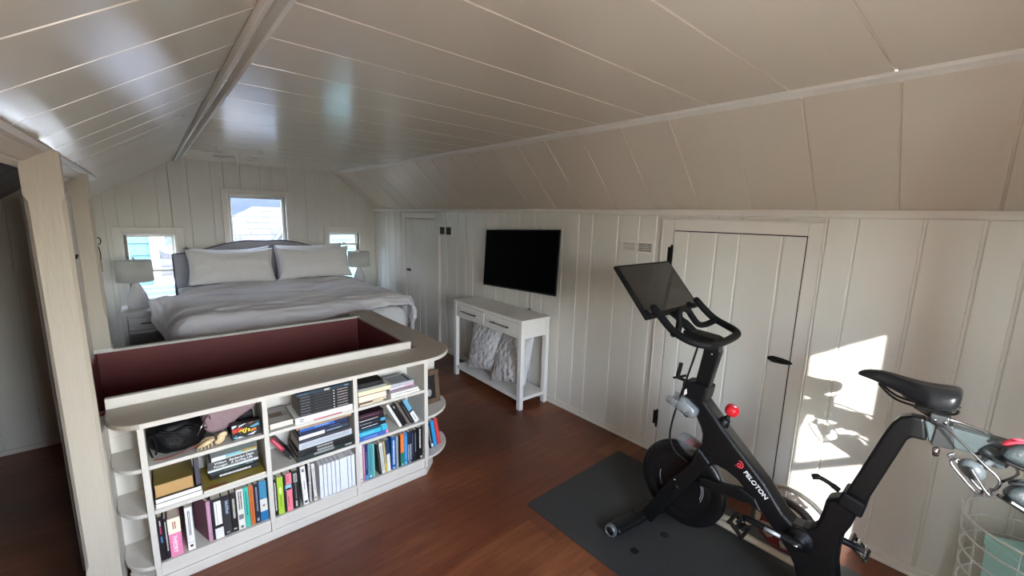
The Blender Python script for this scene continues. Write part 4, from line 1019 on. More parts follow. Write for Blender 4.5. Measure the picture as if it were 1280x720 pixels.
M_BIKE = mat('matte black bike paint', '#0b0c0d', .42, vary=.05, scale=40, spec=.35)
M_BIKE2 = mat('charcoal plastic', '#0b0c0e', .5, vary=.05, scale=40, spec=.3)
M_GRIP = mat('black rubber grip', '#0b0c0c', .65, vary=.08, scale=120, bump=.1, bscale=300, spec=.25)
M_RED2 = mat('red knob', '#d01f2c', .35)
bike = thing('exercise_bike', 'black stationary exercise bike with tilted screen standing on a rubber mat', 'exercise bike', (XC, .5, 0))
def px(pts, x0, x1, name, m=M_BIKE, bev=.008, parent=None, seg=3):
    bm = BM(); prism(bm, pts, 'x', x0, x1)
    bmesh.ops.triangulate(bm, faces=[f for f in bm.faces if len(f.verts) > 4])
    bmesh.ops.dissolve_limit(bm, angle_limit=.001, verts=bm.verts[:], edges=bm.edges[:])
    return obj(name, bm, m, parent or bike, bev=bev, seg=seg)
Z0 = .0072
frame_pts = [(.904,.800),(.87,.752),(.833,.705),(.809,.665),(.797,.632),(.796,.578),(.806,.535),(.79,.475),(.765,.452),(.745,.487),(.722,.508),(.67,.503),(.62,.484),(.575,.448),
             (.535,.409),(.48,.357),(.435,.314),(.392,.268),(.365,.225),(.345,.16),(.33,.07),(.19,.07),(.205,.16),(.215,.24),(.228,.307),(.230,.38),(.224,.447),(.206,.505),(.191,.578),(.252,.600),(.294,.575),(.300,.504),(.315,.436),
             (.333,.413),(.357,.404),(.388,.404),(.426,.430),(.508,.527),(.631,.637),(.697,.696),(.739,.741),(.811,.812)]
px(frame_pts, XC-.043, XC+.043, 'frame', bev=.016, seg=4)
px([(.79,.416),(.705,.428),(.60,.458),(.535,.440),(.500,.384),(.56,.398),(.70,.378),(.78,.366)], XC-.047, XC-.02, 'chain_stay', bev=.009)
for s in (-1, 1):
    px([(.800,.575),(.818,.50),(.838,.458),(.934,.311),(1.069,.062),(1.075,.035),(1.0,.033),(.947,.135),(.762,.458),(.735,.52)], XC+s*.052-.016, XC+s*.052+.016, 'fork_leg', bev=.010)
MF = Matrix.Translation((XC, 1.058, .042)) @ Matrix.Rotation(R(-8), 4, 'Z')
bm = BM()
prism(bm, arc(0, 0, .043, 0, 350, 24, ry=.027), 'x', -.275, .275)
xform(bm, bm.verts[:], MF)
obj('front_foot', bm, M_BIKE, bike, bev=.006)
for s in (-1, 1):
    bm = BM(); prism(bm, arc(0, 0, .0455, 0, 350, 24, ry=.0295), 'x', s*.105-.004, s*.105+.004); xform(bm, bm.verts[:], MF); obj('foot_band', bm, M_BLACKMETAL, bike, bev=.002)
for s in (-1, 1):
    bm = BM(); lathe(bm, [(.022, -.014), (.030, -.014), (.034, -.007), (.034, .007), (.030, .014), (.022, .014), (.022, -.014)], (XC+s*.292, 1.058-s*.041, .0465), axis='x', seg=28); obj('transport_wheel', bm, mat('grey wheel', '#6d6f71', .3, .5), bike)
    bm = BM(); lathe(bm, [(0, -.012), (.0215, -.010), (.0215, .010), (0, .012)], (XC+s*.292, 1.058-s*.041, .0465), axis='x', seg=18); obj('wheel_axle', bm, M_BIKE2, bike)
    bm = BM(); lathe(bm, [(0, 0), (.016, 0), (.016, .012), (.008, .016), (.008, .028), (0, .028)], (XC+s*.20, 1.058-s*.028, Z0), seg=16); obj('levelling_foot', bm, M_BLACKMETAL, bike)
bm = BM(); prism(bm, arc(0, 0, .043, 0, 350, 24, ry=.027), 'x', XC-.275, XC+.275); xform(bm, bm.verts[:], Matrix.Translation((0, .16, .042)))
px([(.33,.09),(.19,.09),(.12,.03),(.20,.02),(.31,.05)], XC-.04, XC+.04, 'rear_strut', bev=.01)
obj('rear_foot', bm, M_BIKE, bike, bev=.006)
for s in (-1, 1):
    bm = BM(); lathe(bm, [(0, 0), (.016, 0), (.016, .012), (.008, .016), (.008, .028), (0, .028)], (XC+s*.20, .16, Z0), seg=16); obj('levelling_foot', bm, M_BLACKMETAL, bike)
# flywheel between the fork legs
fc = (XC, .886, .313)
bm = BM(); lathe(bm, [(.0, -.010), (.10, -.010), (.118, -.013), (.150, -.015), (.156, -.012), (.162, -.015), (.212, -.018), (.222, -.012), (.222, .012), (.212, .018), (.162, .015), (.15, .012), (.118, .012), (.10, .010), (0, .010)], fc, axis='x', seg=72)
fw = obj('flywheel', bm, mat('black flywheel', '#101112', .32, vary=.04), bike)
bm = BM()
for r_, a0, a1 in ((.118, 150, 205), (.109, 155, 200), (.118, -30, 10), (.168, 20, 60)):
    o_ = arc(0, 0, r_, a0, a1, 16); i_ = arc(0, 0, r_-.0035, a0, a1, 16)[::-1]
    prism(bm, [(fc[1]-p[0]*-1, fc[2]+p[1]) for p in o_+i_], 'x', XC-.0145, XC-.0125)
obj('rim_line', bm, mat('pale grey line', '#9a9c9e', .4), fw)
bm = BM(); lathe(bm, [(0, -.072), (.012, -.072), (.016, -.068), (.016, .068), (.012, .072), (0, .072)], fc, axis='x', seg=20); obj('hub', bm, M_BLACKMETAL, fw)
bm = BM(); lathe(bm, [(0, -.003), (.006, -.002), (.006, .002), (0, .003)], (XC-.07, .895, .352), axis='x', seg=14); obj('bolt', bm, M_CHROME, bike)
bm = BM()           # belt guard glimpsed through the frame
tube(bm, [(XC+.01, .70+.05*math.cos(a), .43+.10*math.sin(a)) for a in [R(-10+9*k) for k in range(10)]], .0028, 6); obj('guard_edge', bm, mat('silver edge', '#a9abad', .35, .7), bike)
# neck collar, handlebar post, bars
px([(.915,.868),(.858,.884),(.79,.872),(.800,.800),(.812,.790),(.905,.786),(.912,.80)], XC-.05, XC+.05, 'neck_collar', M_BIKE2, bev=.010)
px([(.868,.85),(.842,1.03),(.838,1.10),(.775,1.10),(.764,1.05),(.800,.85)], XC-.022, XC+.022, 'handlebar_post', bev=.006)
bm = BM(); lathe(bm, [(0, -.001), (.004, -.001), (.004, .001), (0, .001)], (XC-.0225, .80, 1.035), axis='x', seg=10); obj('bolt', bm, M_CHROME, bike)
xb0, xb1 = 1.768, 2.195
hb = [(xb0+.004, 1.012, 1.245), (xb0, .955, 1.198), (xb0-.003, .905, 1.160), (xb0, .845, 1.134), (xb0+.018, .795, 1.120), (xb0+.065, .762, 1.112), (XC-.06, .752, 1.108), (XC+.05, .752, 1.108), (xb1-.06, .762, 1.112), (xb1-.016, .795, 1.120), (xb1, .845, 1.132), (xb1+.003, .905, 1.154), (xb1, .955, 1.190), (xb1-.004, 1.005, 1.236)]
bm = BM(); tube(bm, smooth_path(hb, 6), .0175, 14)
for p in (hb[0], hb[-1]): lathe(bm, [(0, -.0175), (.012, -.012), (.0175, 0), (.012, .012), (0, .0175)], p, seg=14)
bars = obj('handlebar', bm, M_GRIP, bike)
inner = [(1.772, .900, 1.145), (1.82, .925, 1.128), (1.878, .935, 1.135), (1.905, .945, 1.175), (1.918, .957, 1.212), (1.955, .962, 1.225), (2.005, .957, 1.212), (2.03, .945, 1.18), (2.07, .928, 1.138), (2.125, .915, 1.13), (2.19, .90, 1.143)]
bm = BM(); tube(bm, smooth_path(inner, 6), .0155, 14); obj('inner_bar', bm, M_GRIP, bars)
px([(.93,1.09),(.94,1.125),(.80,1.118),(.765,1.105),(.77,1.085),(.86,1.075)], XC-.05, XC+.05, 'stem_cradle', M_BIKE2, bev=.008)
bm = BM(); tube(bm, smooth_path([(XC, .90, 1.11), (XC, .97, 1.16), (XC, 1.05, 1.21), (XC, 1.115, 1.285)], 5), [.022]*5+[.018]*11, 12); obj('screen_arm', bm, M_BIKE2, bike)
# screen
up = Vector((0, .194, .222)).normalized(); nrm = Vector((0, -up.z, up.y))
MS = Matrix.Translation((XC, 1.107, 1.313)) @ basis((1, 0, 0), up).to_4x4()    # local z faces the rider
bm = BM(); xform(bm, box(bm, -.260, .260, -.154, .153, -.020, 0), MS); sc_ = obj('screen_casing', bm, mat('black screen casing', '#08090a', .5, spec=.2), bike, bev=.008, seg=3)
bm = BM(); xform(bm, box(bm, -.243, .243, -.130, .139, -.001, .0012), MS)
obj('screen', bm, mat('grey glass screen', '#191a1b', .10, vary=.01, spec=.9), sc_)
bm = BM(); xform(bm, box(bm, -.09, .09, -.12, .06, -.045, -.022), MS); obj('screen_mount', bm, M_BIKE2, bike, bev=.006)
bm = BM(); xform(bm, box(bm, -.25, -.06, -.158, -.146, -.003, .001), MS); obj('speaker_bar', bm, M_BIKE2, sc_)
# cable, lever, brake knob
bm = BM(); tube(bm, smooth_path([(1.96, .86, 1.10), (1.945, .868, 1.03), (1.935, .893, .90), (1.93, .922, .766), (1.925, .945, .63), (1.925, .945, .545), (1.93, .915, .492), (1.945, .87, .462), (1.955, .83, .45)], 6), .0052, 8); obj('cable', bm, M_GRIP, bike)
bm = BM(); tube(bm, smooth_path([(1.96, .895, .865), (1.95, .925, .872), (1.945, .945, .882), (1.945, .94, .92), (1.945, .935, .955)], 5), [.008]*8+[.010]*13, 10)
tube(bm, [(1.945, .968, .868), (1.945, .93, .885), (1.945, .905, .90)], .006, 8); obj('adjust_lever', bm, M_BLACKMETAL, bike)
kd = Vector((0, -.38, .925)).normalized()
def along(o_, d, prof, seg=20):
    bm = BM(); lathe(bm, prof, (0, 0, 0), seg=seg); q = Vector((0, 0, 1)).rotation_difference(d)
    xform(bm, bm.verts[:], Matrix.Translation(o_) @ q.to_matrix().to_4x4()); return bm
kb = Vector((XC, .722, .706))
obj('knob_boss', along(kb, kd, [(0, -.02), (.030, -.02), (.027, .012), (.022, .022), (.020, .034), (0, .034)]), M_BIKE, bike)
kn = obj('brake_stem', along(kb, kd, [(0, .034), (.012, .034), (.012, .045), (.008, .048), (.008, .066), (0, .066)]), M_BLACKMETAL, bike)
bm = along(kb+kd*.064, kd, [(0, 0), (.018, 0), (.027, .006), (.031, .018), (.030, .034), (.024, .046), (.014, .0485), (0, .049)], 28)
for k, v in enumerate(list(bm.verts)):
    a = kb+kd*.08; d = (v.co-a); d -= kd*d.dot(kd)
    if d.length > .025:
        an = math.atan2(d.x, d.dot(Vector((0, kd.z, -kd.y)))); v.co -= d.normalized()*.0028*(math.sin(an*3)**4)
brk = obj('brake_knob', bm, M_RED2, bike)
bm = along(kb+kd*.113, kd, [(0, 0), (.008, 0), (.008, .0006), (0, .0006)], 16); obj('knob_mark', bm, ink('#f2e8e6'), brk)
# bottle cage and bottle
m, nt, b = nodes_of('smoky clear plastic'); b.inputs['Base Color'].default_value = hexc('#8b9094')+(1,); b.inputs['Roughness'].default_value = .12; b.inputs['Alpha'].default_value = .42
n_ = nt.nodes.new('ShaderNodeTexNoise'); n_.inputs['Scale'].default_value = 30; bp = nt.nodes.new('ShaderNodeBump'); bp.inputs['Strength'].default_value = .1; nt.links.new(n_.outputs['Fac'], bp.inputs['Height']); nt.links.new(bp.outputs['Normal'], b.inputs['Normal'])
M_CLEAR = m
cd = (Vector((0, .80, .735))-Vector((0, .93, .79))).normalized()
bm = along((1.93, .953, .778), cd, [(.040, -.012), (.043, -.012), (.041, .02), (.039, .07), (.034, .125), (.020, .138), (0, .140), (0, .136), (.018, .134), (.031, .122), (.036, .07), (.038, .02), (.040, -.012)], 24)
for v in bm.verts:
    if (v.co-Vector((1.93, .953, .778))).dot(cd) < .03 and v.co.z > .795: v.co += cd*.055
cg = obj('bottle_cage', bm, M_CLEAR, bike)
bm = BM()
for p in ((1.897, .90, .752), (1.893, .872, .735)): lathe(bm, [(0, -.002), (.005, -.001), (.005, .002), (0, .002)], p, axis='x', seg=10)
obj('screw', bm, M_CHROME, cg)
px([(.845,.715),(.875,.69),(.895,.70),(.87,.735)], 1.93, 1.95, 'cage_mount', M_BLACKMETAL, bev=.004)
px([(.885,.815),(.90,.80),(.897,.83),(.888,.84)], 1.925, 1.945, 'cage_clip', M_WHITE, bev=.002)
bd = (Vector((0, .80, .488))-Vector((0, .935, .535))).normalized()
bo = Vector((2.005, .940, .540))
bt = thing('water_bottle', 'translucent squat bottle with red contents held by the bike frame over the flywheel', 'bottle', bo)
bm = along(bo, bd, [(0, 0), (.020, .002), (.036, .012), (.044, .035), (.046, .07), (.046, .11), (.041, .13), (0, .134)], 28); obj('bottle_body', bm, M_CLEAR, bt)
bm = along(bo, bd, [(0, .045), (.030, .047), (.036, .06), (.036, .118), (0, .124)], 24); obj('red_filling', bm, mat('red liquid', '#b0303c', .4), bt)
px([(.83,.56),(.80,.575),(.79,.50),(.80,.45),(.815,.49),(.818,.53)], 2.02, 2.09, 'bottle_bracket', M_BIKE2, bev=.004)
# seat post, slider, saddle
px([(.252,.585),(.163,.915),(.150,.955),(.132,.985),(.105,1.000),(.07,1.003),(.055,.925),(.094,.922),(.104,.905),(.190,.565)], XC-.024, XC+.024, 'seat_post', M_BIKE, bev=.009)
px([(.262,.578),(.246,.640),(.174,.622),(.180,.560)], XC-.052, XC+.052, 'seat_collar', M_BIKE2, bev=.010)
bm = BM(); tube(bm, smooth_path([(XC, .262, .612), (XC, .30, .628), (XC-.004, .335, .636), (XC-.006, .352, .628)], 5), [.011]*4+[.009]*6+[.012]*6, 10); obj('seat_lever', bm, M_BLACKMETAL, bike)
px([(.072,.998),(-.135,.998),(-.135,.932),(.052,.926)], XC-.023, XC+.023, 'seat_slider', mat('sun-lightened slider', '#4a5456', .3), bev=.006)  # base grey raised to stand in for sun on the dark slider
px([(.040,1.004),(.002,1.004),(-.01,.925),(.045,.920)], XC-.030, XC+.030, 'slider_clamp', mat('brushed alloy', '#55595b', .35, .8), bev=.004)
px([(.062,1.035),(.012,1.035),(.012,1.003),(.058,1.003)], XC-.042, XC+.042, 'saddle_clamp', mat('brushed alloy', '#55595b', .35, .8), bev=.006)
bm = BM()
for y in (.022, .047): lathe(bm, [(0, -.003), (.0055, -.002), (.0055, .002), (0, .002)], (XC-.0425, y, 1.015), axis='x', seg=12)
obj('clamp_bolt', bm, M_CHROME, bike)
bm = BM(); lathe(bm, [(0, -.03), (.010, -.028), (.010, -.004), (.006, 0), (0, .0)], (XC-.03, .03, .918), axis='z', seg=14); obj('slider_knob', bm, M_CHROME, bike)
st = [(.268,.006,1.107,1.098),(.262,.014,1.115,1.094),(.24,.022,1.128,1.090),(.20,.027,1.134,1.081),(.16,.033,1.130,1.066),(.125,.045,1.125,1.052),(.09,.060,1.122,1.040),(.055,.070,1.124,1.036),(.025,.073,1.129,1.042),(.006,.068,1.129,1.056),(-.004,.05,1.122,1.072)]
bm = BM(); rings = []
for y, w, zt_, zb_ in st:
    ring = []
    for k in range(24):
        a = 2*PI*k/24; c_, s_ = math.cos(a), math.sin(a)
        x = w*math.copysign(abs(c_)**.8, c_); z = (zt_+zb_)/2 + (zt_-zb_)/2*math.copysign(abs(s_)**.75, s_)
        if s_ > 0: z -= .006*math.exp(-(x/.010)**2)*(1 if .02 < y < .2 else 0)
        if s_ < 0: z += .018*(1-abs(c_))*min(1, w/.05)
        ring.append(bm.verts.new((XC+x, y, z)))
    rings.append(ring)
for A, B in zip(rings, rings[1:]):
    for k in range(24): f = bm.faces.new((A[k], A[(k+1) % 24], B[(k+1) % 24], B[k])); f.smooth = True
bm.faces.new(rings[0]); bm.faces.new(rings[-1][::-1]); bmesh.ops.recalc_face_normals(bm, faces=bm.faces[:])
sd = obj('saddle', bm, mat('black saddle vinyl', '#1b1d20', .32, vary=.05, scale=60), bike, sub=1)
bm = BM()
for s in (-1, 1): tube(bm, smooth_path([(XC+s*.012, .205, 1.086), (XC+s*.018, .165, 1.052), (XC+s*.022, .12, 1.040), (XC+s*.022, .02, 1.040), (XC+s*.03, -.002, 1.06)], 5), .0042, 8)
obj('saddle_rail', bm, M_BLACKMETAL, sd)
px([(.14,1.062),(.10,1.046),(.105,1.030),(.06,1.010),(.05,1.03),(.09,1.06)], XC-.02, XC+.02, 'saddle_bracket', M_BLACKMETAL, bev=.004)
# wire weight rack behind the saddle
bm = BM()
rk = [[(XC-.031, .045, 1.0), (XC-.06, .01, .998), (XC-.085, -.07, .936), (XC-.09, -.115, .892), (XC-.09, -.085, .848), (XC-.09, -.02, .915), (XC-.088, -.0, .925), (XC-.082, -.012, .936)],
      [(XC+.031, .045, 1.0), (XC+.05, .0, 1.0), (XC+.055, -.08, .985), (XC+.05, -.14, .96)],
      [(XC-.13, -.05, .925), (XC-.13, -.085, .872), (XC-.13, -.10, .858), (XC-.09, -.1, .862)],
      [(XC-.13, -.022, .94), (XC-.125, -.008, .925), (XC-.13, -.02, .905), (XC-.13, -.075, .85), (XC-.09, -.085, .848)],
      [(XC-.09, -.115, .892), (XC, -.15, .90), (XC+.09, -.14, .90)], [(XC-.085, -.07, .936), (XC, -.10, .945), (XC+.055, -.08, .985)]]
for p in rk: tube(bm, smooth_path(p, 5), .0042, 8)
obj('weight_rack', bm, mat('dark chrome wire', '#8a8c90', .2, .9), bike)
# cranks and pedals
bm = along((XC-.044, .353, .358), Vector((-1, 0, 0)), [(0, 0), (.050, 0), (.050, .008), (.040, .014), (.026, .020), (.024, .034), (0, .036)], 32); obj('crank_cover', bm, M_BIKE2, bike)
ax = Vector((XC-.088, .353, .358)); pe = Vector((XC-.10, .541, .366))
bm = BM(); tube(bm, [ax+Vector((0, -.02, 0)), ax, ax.lerp(pe, .5), pe, pe+Vector((0, .016, 0))], [.012, .018, .013, .014, .008], 12); cr = obj('crank_arm', bm, M_BIKE2, bike)
bm = BM(); a_, b_ = ax.lerp(pe, .30), ax.lerp(pe, .62); tube(bm, [a_+Vector((-.009, 0, .003)), b_+Vector((-.009, 0, .003))], .0082, 10); obj('crank_sticker', bm, mat('silver sticker', '#c4c9cc', .3, .3), cr)
bm = BM(); lathe(bm, [(0, -.008), (.008, -.007), (.008, 0), (0, 0)], (XC-.103, .353, .358), axis='x', seg=14); obj('crank_bolt', bm, M_CHROME, cr)
def pedal(c, s, parent):
    bm = BM(); c = Vector(c); vs = []
    for q in ((-.045, .045, -.040, -.028, -.010, .010), (-.045, .045, .028, .040, -.010, .010), (-.04, -.028, -.03, .03, -.008, .008), (.028, .04, -.03, .03, -.008, .008), (-.03, .03, -.008, .008, -.008, .012)):
        vs += box(bm, c.x+q[0], c.x+q[1], c.y+q[2], c.y+q[3], c.z+q[4], c.z+q[5])
    M = Matrix.Translation(c) @ Matrix.Rotation(R(38), 4, 'X') @ Matrix.Translation(-c); xform(bm, vs, M)
    p = obj('pedal', bm, M_BLACKMETAL, parent, bev=.003)
    bm = BM(); vs = box(bm, c.x-.022, c.x+.022, c.y-.02, c.y-.008, c.z+.010, c.z+.022) + box(bm, c.x-.016, c.x+.016, c.y+.01, c.y+.022, c.z+.010, c.z+.02); xform(bm, vs, M); obj('cleat_clip', bm, M_CHROME if s > 0 else M_BIKE2, p, bev=.002)
pedal((XC-.155, .552, .352), -1, cr)
bm = BM(); tube(bm, [(XC-.11, .545, .362), (XC-.155, .552, .352)], .008, 8); obj('pedal_axle', bm, M_CHROME, cr)
bm = BM(); tube(bm, [(XC+.045, .353, .358), (XC+.09, .353, .358)], .02, 12); tube(bm, [(XC+.09, .353, .358), (XC+.10, .165, .350)], [.018, .013], 12); cr2 = obj('crank_arm', bm, M_BIKE2, bike)
pedal((XC+.155, .190, .318), 1, cr2)
bm = BM(); tube(bm, [(XC+.10, .175, .345), (XC+.155, .190, .318)], .008, 8); obj('pedal_axle', bm, M_CHROME, cr2)
# lettering on the down tube
dT = Vector((0, -.774, -.634)); uT = Vector((0, -.634, .774)); BT = basis(dT, uT)
text('lettering', 'PELOTON', .0285, (XC-.0438, .541, .503), BT, ink('#e9e9ea'), bike, fit=.150, bold=.0006)
bm = BM(); cP = Vector((XC-.0436, .6115, .5605)); xa, ya = dT, uT
def flat_curve(pts, r):
    bm = BM(); P = smooth_path([cP + xa*a + ya*b for a, b in pts], 6); tube(bm, P, r, 6)
    for v in bm.verts: v.co.x = XC-.0436 - (.0006 if v.co.x < XC-.0436 else 0)
    return bm
obj('emblem', flat_curve([(-.020, .012), (-.010, .018), (.004, .013), (.009, .002), (.004, -.009), (-.007, -.010), (-.012, -.001), (-.007, .006), (.000, .002), (-.004, -.012), (-.014, -.018)], .0026), ink('#e0404c'), bike)
# cycling shoes hanging from the rack
M_SHOE = mat('black shoe mesh', '#3a4346', .45, vary=.15, scale=60, bump=.2, bscale=120)
def shoe(label, loc, Mr, accent):
    t = thing('cycling_shoe', label, 'shoe', loc, 'cycling shoes on the bike\'s rack')
    M = Matrix.Translation(loc) @ Mr
    stn = [(0., .018, .03, .012), (.012, .030, .058, .002), (.05, .034, .078, .0), (.09, .034, .075, .004), (.14, .040, .056, .004), (.19, .045, .045, .0), (.235, .038, .036, .002), (.262, .020, .026, .008)]
    bm = BM(); rg = []
    for x, w, zt_, zb_ in stn:
        rg.append([bm.verts.new(M @ Vector((x, w*math.copysign(abs(math.cos(a))**.8, math.cos(a)), (zt_+zb_)/2+(zt_-zb_)/2*math.copysign(abs(math.sin(a))**.8, math.sin(a))))) for a in [2*PI*k/20 for k in range(20)]])
    for A, B in zip(rg, rg[1:]):
        for k in range(20): f = bm.faces.new((A[k], A[(k+1) % 20], B[(k+1) % 20], B[k])); f.smooth = True
    bm.faces.new(rg[0]); bm.faces.new(rg[-1]); bmesh.ops.recalc_face_normals(bm, faces=bm.faces[:])
    obj('upper', bm, M_SHOE, t, sub=1)
    bm = BM(); out = [(x, w*1.03) for x, w, _, _ in stn]; prism(bm, out + [(x, -w) for x, w in out[::-1]], 'z', -.007, .004); xform(bm, bm.verts[:], M); obj('sole', bm, mat('glossy black sole', '#0e0f10', .25), t, bev=.003)
    bm = BM(); tube(bm, smooth_path([M @ Vector(p) for p in ((.10, -.036, .07), (.06, -.037, .082), (.02, -.03, .07), (-.002, 0, .045), (.02, .03, .07), (.06, .037, .082), (.10, .036, .07))], 5), .0045, 8); obj('collar_trim', bm, mat('coral trim '+accent, accent, .6), t)
    for x in (.12, .155, .19):
        bm = BM(); w = .044 if x > .13 else .040; zt_ = .064-(x-.12)*.28
        tube(bm, smooth_path([M @ Vector(p) for p in ((x, -w, .022), (x+.004, -w*.75, zt_), (x+.006, 0, zt_+.008), (x+.008, w*.75, zt_), (x+.01, w, .022))], 4), .006, 6); sp_ = obj('strap', bm, M_GRIP, t)
        if x < .17:
            bm = BM(); vs = box(bm, x-.008, x+.018, -w*.95, -w*.45, zt_-.004, zt_+.010); xform(bm, vs, M); obj('buckle', bm, M_CHROME, sp_, bev=.003)
    return t
shoe('black cycling shoe with coral red collar hanging heel first behind the saddle', (1.905, -.098, .962), Matrix.Rotation(R(-84), 4, 'Z') @ Matrix.Rotation(R(14), 4, 'Y') @ Matrix.Rotation(R(-16), 4, 'X'), '#e8485c')
shoe('black cycling shoe with ratchet buckles, the lower one of the hanging pair', (1.852, -.118, .868), Matrix.Rotation(R(-80), 4, 'Z') @ Matrix.Rotation(R(26), 4, 'Y') @ Matrix.Rotation(R(-20), 4, 'X'), '#34383c')
# small dumbbell in the rack
db = thing('dumbbell', 'small grey dumbbell lying in the wire rack behind the saddle', 'dumbbell', (1.90, -.055, .905))
ddir = Vector((.75, -.5, .42)).normalized(); d0 = Vector((1.872, -.045, .898))
M_DB = mat('grey vinyl', '#5a6266', .35)
for k in (0, .085): obj('weight_head', along(d0+ddir*k, ddir, [(0, -.002), (.020, 0), (.030, .006), (.034, .018), (.030, .030), (.018, .036), (0, .037)], 24), M_DB, db)
obj('handle', along(d0, ddir, [(.013, .03), (.014, .06), (.013, .09)], 14), M_DB, db)

# ------------------------------------------------------------------ cream frame with a red-spoked wheel behind the bike
wt = thing('wheeled_frame', 'cream tubular frame with a dark red spoked wheel, between the bike and the wall', 'exercise frame', (2.27, .5, 0))
M_CREAMT = mat('cream tube', '#c9bfae', .4, vary=.04); M_SPOKE = mat('dark red spokes', '#6e1f22', .4)
wc = (2.26, .485, .165); wr = .150
bm = BM(); lathe(bm, [(wr-.022, -.016), (wr-.006, -.018), (wr, -.010), (wr, .010), (wr-.006, .018), (wr-.022, .016), (wr-.022, -.016)], wc, axis='x', seg=48); obj('wheel_rim', bm, mat('grey-black rim', '#4a4340', .45), wt)
bm = BM(); lathe(bm, [(0, -.004), (wr-.024, -.004), (wr-.024, .004), (0, .004)], wc, axis='x', seg=40); obj('wheel_disc', bm, mat('ivory disc', '#d8cbb2', .5), wt)
bm = BM()
for k in range(5):
    a = R(70+72*k)
    pts = []
    for r_, w in ((.02, -.020), (.06, -.014), (.095, -.017), (.128, -.045), (.128, .045), (.095, .017), (.06, .014), (.02, .020)):
        pts.append((wc[1]+r_*math.cos(a)-w*math.sin(a), wc[2]+r_*math.sin(a)+w*math.cos(a)))
    prism(bm, pts, 'x', wc[0]-.008, wc[0]-.0045)
o_ = arc(wc[1], wc[2], wr-.023, 0, 360, 48); i_ = arc(wc[1], wc[2], wr-.034, 0, 360, 48)[::-1]

tube(bm, [(wc[0]-.006, wc[1]+(wr-.028)*math.cos(R(9*k)), wc[2]+(wr-.028)*math.sin(R(9*k))) for k in range(40)], .005, 6, closed=True)
obj('spokes', bm, M_SPOKE, wt)
bm = BM(); lathe(bm, [(0, -.02), (.018, -.018), (.022, -.008), (.022, .008), (0, .02)], wc, axis='x', seg=20); obj('wheel_hub', bm, M_SPOKE, wt)
bm = BM()
tube(bm, smooth_path([(2.262, .88, .19), (2.262, .80, .212), (2.262, .68, .222), (2.262, .625, .215), (2.262, .60, .18), (2.262, .615, .12), (2.262, .70, .055), (2.262, .80, .04), (2.262, .88, .05)], 6), .017, 10)
tube(bm, [(2.225, .88, .028), (2.225, .70, .028), (2.225, .40, .028), (2.225, .30, .028)], .018, 10)
tube(bm, smooth_path([(2.262, .88, .19), (2.255, .935, .14), (2.245, .935, .07), (2.23, .88, .03)], 5), .017, 10)
tube(bm, smooth_path([(2.30, .62, .215), (2.30, .55, .330), (2.30, .44, .340), (2.30, .34, .28), (2.30, .31, .16), (2.30, .32, .03), (2.23, .31, .03)], 6), .012, 10)
obj('tube_frame', bm, M_CREAMT, wt)
bm = BM(); tube(bm, [(2.245, wc[1], wc[2]), (2.31, wc[1], wc[2])], .008, 8); tube(bm, [(2.30, wc[1], wc[2]), (2.30, .34, .24)], .009, 8); obj('axle', bm, M_CHROME, wt)

# ------------------------------------------------------------------ wire basket with teal contents
bcx, bcy, brz = 2.375, -.28, .555
bk = thing('wire_basket', 'white round wire basket standing beside the plank wall', 'basket', (bcx, bcy, 0))
M_WIRE = mat('white wire', '#dcdcd8', .35)
def ring(r, z, w=.0032):
    return [(bcx+r*math.cos(2*PI*k/56), bcy+r*math.sin(2*PI*k/56), z) for k in range(56)], w
bm = BM()
for k in range(8):
    z = brz-.073*k; r_ = .2125-.0055*k
    p, w = ring(r_, max(z, .016)); tube(bm, p, .0042 if k == 0 else .0032, 7, closed=True)
obj('hoop', bm, M_WIRE, bk)
bm = BM()
for k in range(10):
    a = 2*PI*(k+.5)/10; c_, s_ = math.cos(a), math.sin(a)
    tube(bm, [(bcx+.2125*c_, bcy+.2125*s_, brz), (bcx+.176*c_, bcy+.176*s_, .016), (bcx+.06*c_, bcy+.06*s_, .012)], .0015, 6)
for r_ in (.06, .12): p, w = ring(r_, .012); tube(bm, p, .0025, 6, closed=True)
obj('wire', bm, M_WIRE, bk)
for a0 in (99, 279):
    bm = BM(); a = R(a0); q = .032/.2125
    tube(bm, smooth_path([(bcx+.2125*math.cos(a-q), bcy+.2125*math.sin(a-q), brz-.005), (bcx+.218*math.cos(a-q*.9), bcy+.218*math.sin(a-q*.9), brz+.025), (bcx+.222*math.cos(a), bcy+.222*math.sin(a), brz+.045), (bcx+.218*math.cos(a+q*.9), bcy+.218*math.sin(a+q*.9), brz+.025), (bcx+.2125*math.cos(a+q), bcy+.2125*math.sin(a+q), brz-.005)], 6), .0042, 8)
    obj('handle', bm, M_WIRE, bk)
M_TEAL = mat('aqua card', '#a5dcd8', .5, vary=.03)
def tbox(label, c, s, rz, rx, ry):
    t = thing('storage_box', label, 'box', c, 'aqua boxes in the wire basket')
    M = Matrix.Translation(c) @ Matrix.Rotation(R(rz), 4, 'Z') @ Matrix.Rotation(R(rx), 4, 'X') @ Matrix.Rotation(R(ry), 4, 'Y')
    bm = BM(); xform(bm, box(bm, -s[0]/2, s[0]/2, -s[1]/2, s[1]/2, -s[2]/2, s[2]/2-.03), M); obj('carton', bm, M_TEAL, t, bev=.004)
    bm = BM(); xform(bm, box(bm, -s[0]/2-.003, s[0]/2+.003, -s[1]/2-.003, s[1]/2+.003, s[2]/2-.045, s[2]/2), M); obj('lid', bm, M_TEAL, t, bev=.004)
tbox('aqua card box tilted in the wire basket, nearest the room', (2.335, -.265, .29), (.20, .15, .36), 28, 0, 6)
tbox('aqua card box standing behind the tilted one in the wire basket', (2.452, -.37, .24), (.10, .11, .40), 20, 0, 0)
